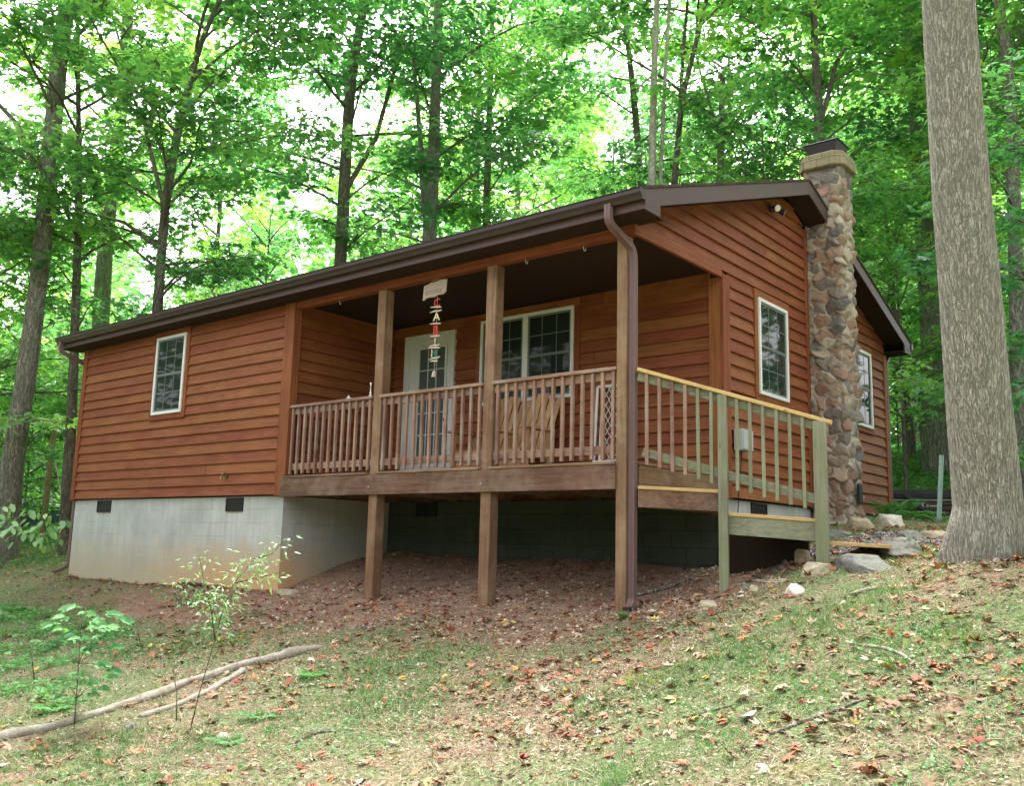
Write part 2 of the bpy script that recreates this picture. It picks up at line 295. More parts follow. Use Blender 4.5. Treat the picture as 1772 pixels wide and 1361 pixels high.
# ------------------------------------------------------------------ ground sheet
def lines(a, b, fine, lo, hi):
    g = list(np.arange(a, b+1e-6, fine)); st = fine; x = a
    while x > lo: st *= 1.22; x -= st; g.insert(0, x)
    st = fine; x = b
    while x < hi: st *= 1.22; x += st; g.append(x)
    return np.array(g)
gx = lines(-3, 20, .1, -150, 170); gy = lines(-8.5, 12, .1, -120, 170)
X, Y = np.meshgrid(gx, gy); Z = ground(X, Y); nx, ny = len(gx), len(gy)
idx = np.arange(nx*ny).reshape(ny, nx)
F = np.stack([idx[:-1, :-1], idx[:-1, 1:], idx[1:, 1:], idx[1:, :-1]], -1).reshape(-1, 4)
def soil_mask(x, y):
    """1 = bare clay soil under and in front of the porch"""
    e = .22*np.sin(x*2.1)+.16*np.sin(x*4.7+1)+.1*np.sin(y*6+x)
    front = -1.75+.10*(x-6)+e*1.3
    m = np.clip((y-front)/.7, 0, 1)*np.clip((x-2.4+e)/1.6, 0, 1)*np.clip((13.1+.25*y+e-x)/.5, 0, 1)*np.clip((2.4-y)/.2, 0, 1)
    return m
s = NT('forest_floor'); v = s.obj(False); soil = s.attr('soil')
n1 = s.noise(v, .9, 6, .65); n2 = s.noise(v, 5, 6, .7); n3 = s.noise(v, 38, 5, .75); n4 = s.noise(v, 2.2, 5, .6)
litter = s.ramp(s.math('ADD', s.math('MULTIPLY', n3, .7), s.math('MULTIPLY', n2, .3)), [(.32, (.10, .065, .043)), (.46, (.23, .155, .105)), (.56, (.34, .26, .18)), (.7, (.46, .38, .29))])
grass = s.ramp(n3, [(.3, (.06, .105, .04)), (.5, (.13, .205, .08)), (.7, (.26, .32, .16))])
gm = s.ramp(s.math('ADD', s.math('MULTIPLY', n1, .6), s.math('MULTIPLY', n2, .4)), [(.41, 0.), (.55, .85)])
c = s.mix(gm, litter, grass)
moss = s.ramp(n4, [(.60, 0.), (.68, .75)]); c = s.mix(moss, c, s.ramp(n3, [(.3, (.13, .15, .03)), (.7, (.28, .28, .06))]))
clay = s.ramp(s.math('ADD', s.math('MULTIPLY', n3, .45), s.math('MULTIPLY', n2, .55)), [(.32, (.15, .082, .055)), (.5, (.30, .185, .13)), (.66, (.43, .30, .225))])
c = s.mix(soil, c, clay)
far = s.attr('far'); c = s.mix(far, c, s.ramp(n2, [(.35, (.06, .13, .03)), (.6, (.15, .27, .06)), (.75, (.20, .18, .09))]))
M_['ground'] = s.out(c, .95, s.bump(s.math('ADD', n3, n2), .8, .03), .1)
me = np_mesh('ground', np.stack([X.ravel(), Y.ravel(), Z.ravel()], 1), F, M_['ground'], smooth=True,
             col={'soil': soil_mask(X.ravel(), Y.ravel()), 'far': np.clip((Y.ravel()-8.5)/2, 0, 1)+np.clip((-X.ravel()-.5+Y.ravel()*0)/3, 0, .8)*np.clip((Y.ravel()+1)/2, 0, 1)})
tag(mesh_obj('ground', me), kind='structure')
# ------------------------------------------------------------------ the cabin
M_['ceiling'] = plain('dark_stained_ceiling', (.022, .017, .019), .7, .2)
cabin = thing('cabin', (6.0, .0, -1.35), 'single storey red-brown cedar cabin with long covered porch on posts and a fieldstone chimney', 'cabin')
HC = 2.75/17          # siding course
def course_run(mb, axis, fixed, out, runs, z0, z1, step=None):
    """runs: function z -> list of (a0,a1); boards lap downward, out = outward sign on the other axis"""
    k = math.floor(z0/HC+1e-6)
    while k*HC < z1-1e-4:
        zb, zt = max(k*HC, z0), min((k+1)*HC, z1)
        for (b0, t0, b1, t1) in runs(zb, zt):
            cuts = [0.]; ln = b1-b0
            if ln <= .02: k = k; continue
            x = random.uniform(1.2, 4.2)
            while x < ln-.6: cuts.append(x/ln); x += random.uniform(2.4, 4.6)
            cuts.append(1.)
            for c0, c1 in zip(cuts, cuts[1:]):
                g = .0025
                B0, B1 = b0+(b1-b0)*c0+(g if c0 else 0), b0+(b1-b0)*c1-(g if c1 < 1 else 0)
                T0, T1 = t0+(t1-t0)*c0+(g if c0 else 0), t0+(t1-t0)*c1-(g if c1 < 1 else 0)
                j = random.uniform(-.0025, .0025); ob = .036+j; ot = .005
                if axis == 'x': P4 = lambda a, o, z: (a, fixed+out*o, z)
                else: P4 = lambda a, o, z: (fixed+out*o, a, z)
                w = random.uniform(-.003, .003)
                mb.hexa([P4(B0, 0, zb), P4(B1, 0, zb), P4(B1, ob, zb+w), P4(B0, ob, zb+w)],
                        [P4(T0, 0, zt), P4(T1, 0, zt), P4(T1, ot, zt), P4(T0, ot, zt)])
        k += 1
rect = lambda a0, a1: (lambda zb, zt: [(a0, a0, a1, a1)])
ZT = 2.75
mb = MB(); course_run(mb, 'x', 0, -1, rect(.10, W1-.14), 0, ZT); mb.build('front_wall', M_['cedar_x'], cabin)
mb = MB(); course_run(mb, 'y', W1, 1, rect(.0, P), .25, ZT); mb.build('porch_end_wall', M_['cedar_y'], cabin)
mb = MB(); course_run(mb, 'x', P, -1, rect(W1+.03, L-.14), .25, ZT); mb.build('porch_back_wall', M_['cedar_x'], cabin)
RID, SL = 3.98, .348
def rtop(y): return 4.50-SL*abs(y-RID)          # top of the roof deck
def runder(y): return rtop(y)-.20
def gab(zb, zt):
    yl = lambda z: max(.0, RID-(4.30-z)/SL); yr = lambda z: min(D_, RID+(4.30-z)/SL)
    out = []
    if zt > 4.29: zt = 4.29
    lo_b, lo_t = (P+.14, P+.14) if zb < 2.6 else (max(0.0, yl(zb)), max(0.0, yl(zt)))
    if zb >= 2.6 or zb < 2.6:
        if min(4.55, yr(zb)) > lo_b: out.append((lo_b, lo_t, min(4.55, yr(zb)), min(4.55, yr(zt))))
        if yr(zt) > 5.35: out.append((5.25, 5.25, yr(zb)-(.1 if zb < 2.6 else 0), yr(zt)-(.1 if zb < 2.6 else 0)))
    return out
mb = MB(); course_run(mb, 'y', L, 1, gab, 0, HC*16); course_run(mb, 'y', L, 1, gab, HC*17, 4.27)
course_run(mb, 'y', L, 1, lambda a, b: [(P+.14, P+.14, 4.55, 4.55), (5.25, 5.25, D_, D_)], HC*16, HC*17)
mb.build('gable_wall', M_['cedar_y'], cabin)
# sheathing behind the boards (closed house body) and hidden walls
mb = MB(); mb.box(.02, W1-.02, .02, 7.93, -.02, 2.74); mb.box(W1-.03, L-.02, P+.02, 7.93, -.02, 2.74)
mb.prism([(.02, .02, 2.745), (.02, D_-.02, 2.745), (.02, RID, 4.27)], (L-.04, 0, 0)); mb.build('wall_core', M_['soffit'], cabin)
mb = MB(); course_run(mb, 'y', 0, -1, rect(.1, D_-.1), 0, ZT); mb.build('left_wall', M_['cedar_y'], cabin)
mb = MB(); course_run(mb, 'x', D_, 1, rect(.1, L-.1), 0, ZT); mb.build('rear_wall', M_['cedar_x'], cabin)
# corner boards and trim
def part(name, mat, parent, fn, **k):
    mb = MB(); fn(mb); return mb.build(name, mat, parent, **k)
CB = .042
for (x0, x1, y0, y1, z0, z1) in [(-.03, .10, -CB, .0, -.02, ZT), (-CB, -.001, -CB+.002, .10, -.02, ZT),
        (W1-.15, W1+.03, -CB, .0, -.02, ZT), (W1+.0305, W1+CB+.03, -CB, .09, .26, ZT),
        (L-.15, L+.0, P-CB, P+.0, .26, 2.66), (L+.0005, L+CB+.004, P-CB+.001, P+.14, -.02, 2.70),
        (L+.001, L+CB, 4.55, 4.645, -.02, 4.0), (L+.001, L+CB, 7.86, 8.0, -.02, 2.72), (L-.1, L+.0, 7.951, 8.0, -.02, 2.72)]:
    part('corner_board', M_['trim_z'], cabin, lambda mb: mb.box(x0, x1, y0, y1, z0, z1), bevel=.003)
part('porch_beam', M_['trim_x'], cabin, lambda mb: mb.box(W1+.05, L-.0, -.02, .10, 2.655, 2.82), bevel=.004)
part('gable_trim_board', M_['trim_y'], cabin, lambda mb: mb.box(L+.001, L+.045, -.02, P-.05, 2.645, 2.79), bevel=.004)
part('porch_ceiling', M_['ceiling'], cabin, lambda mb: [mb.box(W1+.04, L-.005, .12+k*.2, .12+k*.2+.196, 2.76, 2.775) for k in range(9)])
# foundation
fnd = part('foundation', M_['block'], cabin, lambda mb: (mb.box(.03, W1-.02, .035, 7.9, -1.75, -.021), mb.box(W1-.0205, L-.03, P+.06, 7.9, -1.75, -.021)))
part('rear_foundation', M_['shaded_block'], cabin, lambda mb: mb.box(W1-.019, L-.02, P+.04, P+.059, -1.75, -.022))
def vent(axis, fixed, a0, a1, z0, z1):
    def fn(mb):
        b = (lambda p, q, d0, d1, y0, y1: mb.box(p, q, d0, d1, y0, y1)) if axis == 'x' else (lambda p, q, d0, d1, y0, y1: mb.box(fixed-d1+fixed, fixed-d0+fixed, p, q, y0, y1))
        b(a0, a1, fixed-.012, fixed-.001, z0, z1)
        for (p, q, r, t) in ((a0, a1, z0, z0+.02), (a0, a1, z1-.02, z1), (a0, a0+.02, z0+.02, z1-.02), (a1-.02, a1, z0+.02, z1-.02)): b(p, q, fixed-.024, fixed-.0125, r, t)
        for i in range(4): zc = z0+.035+i*(z1-z0-.05)/4; b(a0+.02, a1-.02, fixed-.02, fixed-.013, zc, zc+.012)
    part('foundation_vent', M_['black'], cabin, fn)
vent('x', .035, .88, 1.34, -.235, -.035); vent('x', .035, 4.78, 5.20, -.235, -.035); vent('x', P+.04, 6.76, 7.20, -.235, -.03); vent('y', L-.03, 2.78, 3.22, -.19, -.03)
# roof
oe, LX0, LX1 = .357, -.357, L+.357
yf, yb = -.36, 8.32
for side, (ya, yb_) in (('front', (yf, RID)), ('rear', (RID, yb))):
    part('roof_slope', M_['shingle'], cabin, lambda mb: mb.prism([(LX0-.015, ya, rtop(ya)-.03), (LX0-.015, yb_, rtop(yb_)-.03), (LX0-.015, yb_, rtop(yb_)), (LX0-.015, ya, rtop(ya))], (LX1-LX0+.03, 0, 0)))
mb = MB()
for x in np.arange(LX0, LX1-.3, .309): mb.prism([(x, RID-.14, rtop(RID-.14)+.002), (x, RID, rtop(RID)+.004), (x, RID+.14, rtop(RID+.14)+.002), (x, RID+.14, rtop(RID+.14)+.012), (x, RID, rtop(RID)+.018), (x, RID-.14, rtop(RID-.14)+.012)], (.30, 0, 0))
mb.build('ridge_cap', M_['shingle'], cabin)
for x0 in (LX1-.022, LX0):
    for (a, b) in ((yf+.02, RID), (RID+.0, yb-.02)):
        part('rake_fascia', M_['fascia'], cabin, lambda mb: mb.prism([(x0, a, rtop(a)-.032), (x0, b, rtop(b)-.032), (x0, b, rtop(b)-.225), (x0, a, rtop(a)-.225)], (.022, 0, 0)))
    # rake overhang underside
for (x0, x1) in ((L+.03, LX1-.023), (LX0+.023, -.03)):
    for (a, b) in ((yf+.04, RID), (RID, yb-.04)):
        part('rake_soffit', M_['soffit'], cabin, lambda mb: mb.prism([(x0, a, rtop(a)-.19), (x0, b, rtop(b)-.19), (x0, b, rtop(b)-.205), (x0, a, rtop(a)-.205)], (x1-x0, 0, 0)))
for (y0, y1) in ((yf+.03, .0), (D_, yb-.03)):
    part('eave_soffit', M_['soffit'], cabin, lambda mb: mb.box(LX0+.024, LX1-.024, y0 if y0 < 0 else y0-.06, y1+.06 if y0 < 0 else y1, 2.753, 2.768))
    yy = y0-.0 if y0 < 0 else y1
    part('eave_fascia', M_['fascia'], cabin, lambda mb: mb.box(LX0+.023, LX1-.023, yy-.022, yy, 2.755, rtop(yy)-.034))
for x0 in (LX1-.023, LX0+.001):
    part('eave_return', M_['fascia'], cabin, lambda mb: mb.prism([(x0, yf+.0, rtop(yf)-.2), (x0, yf+.0, 2.752), (x0, -.04, 2.752), (x0, -.04, rtop(-.04)-.2)], (.021, 0, 0)))
    part('eave_return', M_['fascia'], cabin, lambda mb: mb.prism([(x0, yb-.0, rtop(yb)-.2), (x0, yb-.0, 2.752), (x0, D_+.04, 2.752), (x0, D_+.04, rtop(D_)-.2)], (.021, 0, 0)))
def gutter(y, sgn):
    # K-style profile, open at the top
    prof = [(0, 0), (0, -.105), (.055, -.110), (.072, -.075), (.098, -.045), (.100, -.004), (.112, -.0), (.112, .006), (.094, .004), (.092, -.04), (.066, -.072), (.051, -.103), (.006, -.098), (.006, 0)]
    def fn(mb):
        mb.prism([(LX0-.01, y+sgn*p, 2.945+q) for p, q in prof], (LX1-LX0+.02, 0, 0), .5)
        for x0 in (LX0-.014, LX1+.010): mb.prism([(x0, y+sgn*p, 2.945+q) for p, q in prof[:7]], (.004, 0, 0), .5)
    return part('gutter', M_['gutter'], cabin, fn)
gutter(yf+.003, -1); gutter(yb-.003, 1)
# downspouts: corrugated rectangular pipe with elbows
def spout(name, pts, w=.078, d=.062, side=(1, 0, 0)):
    def fn(mb):
        n = 12
        prof = []
        for a, b in ((-w/2, -d/2), (w/2, -d/2), (w/2, d/2), (-w/2, d/2)): prof.append((a, b))
        pr = []
        for i in range(4):
            (a, b), (c, e) = prof[i], prof[(i+1) % 4]
            for t, dd in ((.06, 0), (.28, 0), (.36, .006), (.5, .006), (.58, 0), (.8, 0), (.94, 0)):
                x, y = a+(c-a)*t, b+(e-b)*t; nn = math.hypot(x, y); pr.append((x*(1-dd/nn), y*(1-dd/nn)))
        vs = []; P3 = [Vector(p) for p in pts]; sv = Vector(side)
        for i, p in enumerate(P3):
            dd = (P3[min(i+1, len(P3)-1)]-P3[max(i-1, 0)]).normalized(); u = (sv-dd*sv.dot(dd)).normalized(); q = dd.cross(u)
            rib = 1.0
            vs += [p+u*a*rib+q*b*rib for a, b in pr]
        m = len(pr)
        mb.add(vs, [(i*m+k, i*m+(k+1) % m, (i+1)*m+(k+1) % m, (i+1)*m+k) for i in range(len(P3)-1) for k in range(m)]+[tuple(range(m)), tuple((len(P3)-1)*m+k for k in range(m))], .5)
    return part(name, M_['spout'] if name == 'downspout' else M_['gutter'], cabin, fn)
def curve(pts, n=6):
    """rounded polyline"""
    P3 = [Vector(p) for p in pts]; out = [P3[0]]
    for a, b, c in zip(P3, P3[1:], P3[2:]):
        r = min((b-a).length, (c-b).length, .16)*.5; p = b+(a-b).normalized()*r; q = b+(c-b).normalized()*r
        for k in range(n+1): t = k/n; out.append(p*(1-t)**2+b*2*t*(1-t)+q*t*t)
    out.append(P3[-1]); return out
XS = L-.022; XO = ony(1053, 362, -.415)[0]; ZO = ony(1055, 384, -.415)[2]
ds = spout('downspout', curve([(XO, -.415, 2.86), (XO, -.415, ZO), (XS, .02, 2.50), (XS, .045, 2.36), (XS, .045, -1.16), (XS+.02, -.05, -1.22)]))
spout('downspout', curve([(-.2, -.415, 2.86), (-.2, -.415, 2.70), (-.085, .03, 2.50), (-.085, .08, 2.35), (-.085, .08, -1.18), (-.1, -.06, -1.27), (-.1, -.16, -1.30)]))
spout('downspout', curve([(L-.05, 8.38, 2.86), (L-.05, 8.38, 2.76), (L+.0, 8.06, 2.60), (L+.0, 8.05, 2.45), (L+.0, 8.05, .1), (L+.05, 8.05, .02)]))
part('splash_guard', M_['black'], cabin, lambda mb: mb.box(XS-.045, XS+.04, -.06, .02, -1.36, -1.20))
# windows
def window(axis, fixed, out, a0, a1, z0, z1, trim=True, double=False):
    w = None
    def bx(mb, p, q, r, t, d0, d1, rr=None):
        lo, hi = sorted((fixed+out*d0, fixed+out*d1))
        if axis == 'x': mb.box(p, q, lo, hi, r, t, rr)
        else: mb.box(lo, hi, p, q, r, t, rr)
    win = MB(); F_ = .048
    for p, q, r, t in ((a0, a1, z0, z0+F_), (a0, a1, z1-F_, z1), (a0, a0+F_, z0+F_, z1-F_), (a1-F_, a1, z0+F_, z1-F_)): bx(win, p, q, r, t, 0, .068, .5)
    zm = (z0+z1)/2
    w = win.build('window', M_['white'], cabin, bevel=.004)
    bays = [(a0+F_, a1-F_)] if not double else [(a0+F_, (a0+a1)/2-.045), ((a0+a1)/2+.045, a1-F_)]
    if double: part('mullion', M_['white'], w, lambda mb: bx(mb, (a0+a1)/2-.045, (a0+a1)/2+.045, z0+F_, z1-F_, 0, .062, .5), bevel=.004)
    for (p, q) in bays:
        part('pane', M_['glass'], w, lambda mb: (bx(mb, p, q, z0+F_, zm, 0, .036, .5), bx(mb, p, q, zm, z1-F_, 0, .044, .5)))
        def sash(mb):
            S = .028
            for (r, t, d) in ((z0+F_, zm+.012, .046), (zm-.004, z1-F_, .052)):
                for u in ((p, p+S, r, t), (q-S, q, r, t), (p+S, q-S, r, r+S), (p+S, q-S, t-S, t)): bx(mb, *u, .03, d, .5)
        part('sash', M_['white'] if False else M_['muntin'], w, sash)
        def munt(mb):
            for (r, t, d) in ((z0+F_+.028, zm-.01, .0385), (zm+.025, z1-F_-.028, .0465)):
                for k in (1, 2): c = p+(q-p)*k/3; bx(mb, c-.006, c+.006, r, t, d-.004, d, .5)
                c = (r+t)/2; bx(mb, p+.028, q-.028, c-.006, c+.006, d-.004, d+.001, .5)
        part('muntin', M_['muntin'], w, munt)
    if trim:
        T = .085
        for u, mm in (((a0-T, a1+T, z1, z1+T+.02), 'x'), ((a0-T, a1+T, z0-T, z0), 'x'), ((a0-T, a0, z0, z1), 'z'), ((a1, a1+T, z0, z1), 'z')):
            part('window_trim', M_['trim_'+(axis if mm == 'x' else 'z')], w, lambda mb: bx(mb, *u, 0, .045), bevel=.003)
    return w
window('x', -.002, -1, 2.55, 3.44, 1.35, 2.66)
window('x', P-.002, -1, 8.04, 9.72, 1.355, 2.62, double=True)
window('y', L+.002, 1, 2.93, 3.83, 1.35, 2.62)
window('y', L+.002, 1, 6.28, 7.16, 1.36, 2.60)
# door
def doorfn():
    y = P
    casing = part('door', M_['door'], cabin, lambda mb: (mb.box(6.45, 6.56, y-.065, y, .26, 2.47), mb.box(7.41, 7.52, y-.065, y, .26, 2.47), mb.box(6.45, 7.52, y-.065, y, 2.47, 2.57), mb.box(6.56, 7.41, y-.04, y-.0, .26, 2.47)), bevel=.004)
    part('door_glass', M_['doorglass'], casing, lambda mb: mb.box(6.79, 7.33, y-.046, y-.0405, .66, 2.33, .5))
    def m(mb):
        for u in ((6.75, 6.79, .62, 2.37), (7.33, 7.37, .62, 2.37), (6.79, 7.33, .62, .66), (6.79, 7.33, 2.33, 2.37)): mb.box(u[0], u[1], y-.06, y-.041, u[2], u[3], .5)
        for k in (1, 2): c = 6.79+.54*k/3; mb.box(c-.008, c+.008, y-.052, y-.047, .66, 2.33, .5)
        for k in range(1, 5): c = .66+1.67*k/5; mb.box(6.79, 7.33, y-.053, y-.0465, c-.008, c+.008, .5)
    part('door_grille', M_['door'], casing, m)
    def h(mb):
        mb.tube([(7.39, y-.041, 1.2), (7.39, y-.075, 1.2), (7.39, y-.09, 1.2)], [.024, .014, .026], 10, .5)
    part('door_handle', M_['black'], casing, h, smooth=False)
    part('deadbolt', M_['black'], casing, lambda mb: mb.tube([(7.39, y-.041, 1.36), (7.39, y-.062, 1.36)], .026, 10, .5))
    part('latch_plate', M_['black'], casing, lambda mb: mb.box(7.375, 7.405, y-.055, y-.041, .80, .86, .5))
    part('threshold', M_['galv'], casing, lambda mb: mb.box(6.5, 7.46, y-.10, y-.001, .256, .285, .5))
doorfn()
# porch deck, joist, posts
YD = -.05
def deck(mb):
    y = -.055
    for k in range(14):
        a = y+k*.1475; n = [(W1+.045, 8.4+.7*(k % 3)), (8.403+.7*(k % 3), L+.02)]
        if k == 0: n = [(W1+.045, 7.938), (8.092, 9.838), (9.992, 11.69)]
        for p, q in n: mb.box(p, q, a, a+(.052 if k == 0 else .142), .222, .252)
        if k == 0: mb.box(8.095, 9.835, .002, .085, .222, .252); mb.box(W1+.045, 7.935, .002, .085, .222, .252); mb.box(9.995, 11.69, .002, .085, .222, .252)
part('porch_deck', M_['post_x'], cabin, deck, bevel=.003)
part('rim_joist', M_['dark_x'], cabin, lambda mb: mb.box(W1-.02, L-.175, -.045, -.003, -.035, .218), bevel=.003)
part('rim_joist', M_['dark_y'], cabin, lambda mb: mb.box(L-.045, L+.012, .12, P+.0, -.035, .218), bevel=.003)
def joists(mb):
    for x in np.arange(W1+.45, L-.3, .5): mb.box(x, x+.04, .0, P, -.03, .217)
part('floor_joist', M_['dark_y'], cabin, joists)
PW = .15
for (x0, zb, tilt) in ((7.94, -1.42, 0), (9.84, -1.40, 0)):
    def fn(mb): mb.box(x0, x0+PW, .0, PW, zb, 2.654)
    part('porch_post', M_['post_z'], cabin, fn, bevel=.006)
    def bolt(mb):
        mb.tube([(x0+.05, -.046, .06), (x0+.05, -.056, .06)], .014, 6, .5); mb.tube([(x0+.05, -.056, .06), (x0+.05, -.066, .06)], .007, 6, .5)
    part('bolt', M_['galv'], cabin, bolt)
part('porch_post', M_['post_z'], cabin, lambda mb: mb.box(11.695, 11.815, -.02, .11, -1.36, 2.654), bevel=.006)
# porch railings
bal_me = None
def baluster(parent, x, y, z0, z1, mat, rz=0, w=.036):
    mb = MB(); j = random.uniform(-.006, .006); t = random.uniform(-.004, .004)
    c, s_ = math.cos(rz), math.sin(rz)
    q = [(-w/2, -w/2), (w/2, -w/2), (w/2, w/2), (-w/2, w/2)]; q = [(a*c-b*s_, a*s_+b*c) for a, b in q]
    mb.hexa([(x+a+t, y+b, z0+j) for a, b in q], [(x+a-t, y+b, z1) for a, b in q]); mb.build('baluster', mat, parent, bevel=.0025)
for (a, b, n) in ((W1+.05, 7.94, 13), (8.09, 9.84, 13), (9.99, 11.70, 13)):
    rl = part('porch_railing', M_['rail_x'], cabin, lambda mb: (mb.box(a, b, .025, .063, 1.115, 1.205), mb.box(a, b, .025, .063, .335, .425), mb.box(a, b, -.03, .075, 1.207, 1.245)), bevel=.003)
    for k in range(n): baluster(rl, a+.075+(b-a-.13)*k/(n-1), .006, .275, 1.203, M_['rail_z'])
# stair flight off the right end
TH = math.radians(22); U = np.array([math.cos(TH), math.sin(TH), 0]); Nn = np.array([math.sin(TH), -math.cos(TH), 0])
A0 = np.array([11.93, .03, 0.])
stair = part('stair_railing', M_['new_x'], cabin, lambda mb: mb.beam(A0+[0, 0, 1.19], A0+U*1.87+[0, 0, .605], .14, .036, r=.6), bevel=.003)
sl = (.605-1.19)/1.87
def on(s_, dz, off=0): return A0+U*s_+Nn*off+np.array([0, 0, 1.19+sl*s_+dz])
part('side_rail', M_['green_x'], stair, lambda mb: (mb.beam(on(.0, -.066), on(1.78, -.066), .038, .09, r=.3)), bevel=.003)
part('side_rail', M_['green_x'], stair, lambda mb: (mb.beam(on(.05, -.835), on(1.78, -.775), .038, .09, r=.5)), bevel=.003)
sB = lambda s_: -.835+.06*(s_-.05)/1.73
for s_ in [.095+.128*k for k in range(6)]+[.985+.1235*k for k in range(6)]:
    p = on(s_, 0, .039); baluster(stair, p[0], p[1], on(s_, sB(s_))[2]-.12, on(s_, -.022)[2], M_['green_z'] if s_ > .6 else M_['rail_z'], TH, .034)
for (s_, w, zb, zt) in ((.845, .092, -1.25, None), (1.755, .125, -.95, None)):
    p = on(s_, -.02, .02); pz = p[2]
    def fn(mb):
        q = [(-w/2, -w/2), (w/2, -w/2), (w/2, w/2), (-w/2, w/2)]; c, s2 = math.cos(TH), math.sin(TH); q = [(a*c-b*s2, a*s2+b*c) for a, b in q]
        mb.hexa([(p[0]+a, p[1]+b, zb) for a, b in q], [(p[0]+a, p[1]+b, pz) for a, b in q])
    part('newel_post', M_['green_z'], cabin, fn, bevel=.006)
def stepbox(name, s0, s1, z0, z1, h, back, mat_face):
    a = A0+U*s0; b = A0+U*s1; Bk = np.array([0, back, 0.]); Bb = np.array([-.45*back, back, 0.])
    a = a+[0, 0, z0]; b = b+[0, 0, z1]; o = Nn*.012
    st = part('step', M_['new_x'], cabin, lambda mb: [mb.hexa([x-np.array([0, 0, .034]) for x in q], q, .3+.2*i) for i, q in enumerate([[a+o+Bk*t0, b+o+Bb*t0, b+o+Bb*t1, a+o+Bk*t1] for t0, t1 in ((0, .115), (.12, .24), (.245, .37), (.375, .5), (.505, .63), (.635, .76), (.765, .88), (.885, 1))])], bevel=.003)
    if h: part('step_frame', mat_face, st, lambda mb: mb.hexa([a+[0, 0, -h], b+[0, 0, -h], b+Bb+[0, 0, -h], a+Bk+[0, 0, -h]], [a+[0, 0, -.035], b+[0, 0, -.035], b+Bb+[0, 0, -.035], a+Bk+[0, 0, -.035]], .5), bevel=.003)
stepbox('step', .0, .80, .0, -.035, .215, 1.45, M_['dark_x'])
stepbox('step', .89, 1.70, -.255, -.305, .215, 1.25, M_['green_x'])
stepbox('step', 1.80, 2.36, -.515, -.535, 0, .9, None)
for (s_, b) in ((.75, 1.3), (1.0, 1.15)):
    p = A0+U*s_; part('step_support', M_['dark_z'], cabin, lambda mb: mb.box(p[0]-.045, p[0]+.045, p[1]+b-.05, p[1]+b+.04, -1.3, -.25))
part('under_stair_panel', M_['soffit'], cabin, lambda mb: mb.hexa([(12.27, 1.18, -1.3), (13.15, 1.35, -1.3), (13.15, 1.39, -1.3), (12.27, 1.22, -1.3)], [(12.27, 1.18, -.36), (13.15, 1.35, -.36), (13.15, 1.39, -.36), (12.27, 1.22, -.36)]))  # flat dark panel under the steps, covers the block wall behind
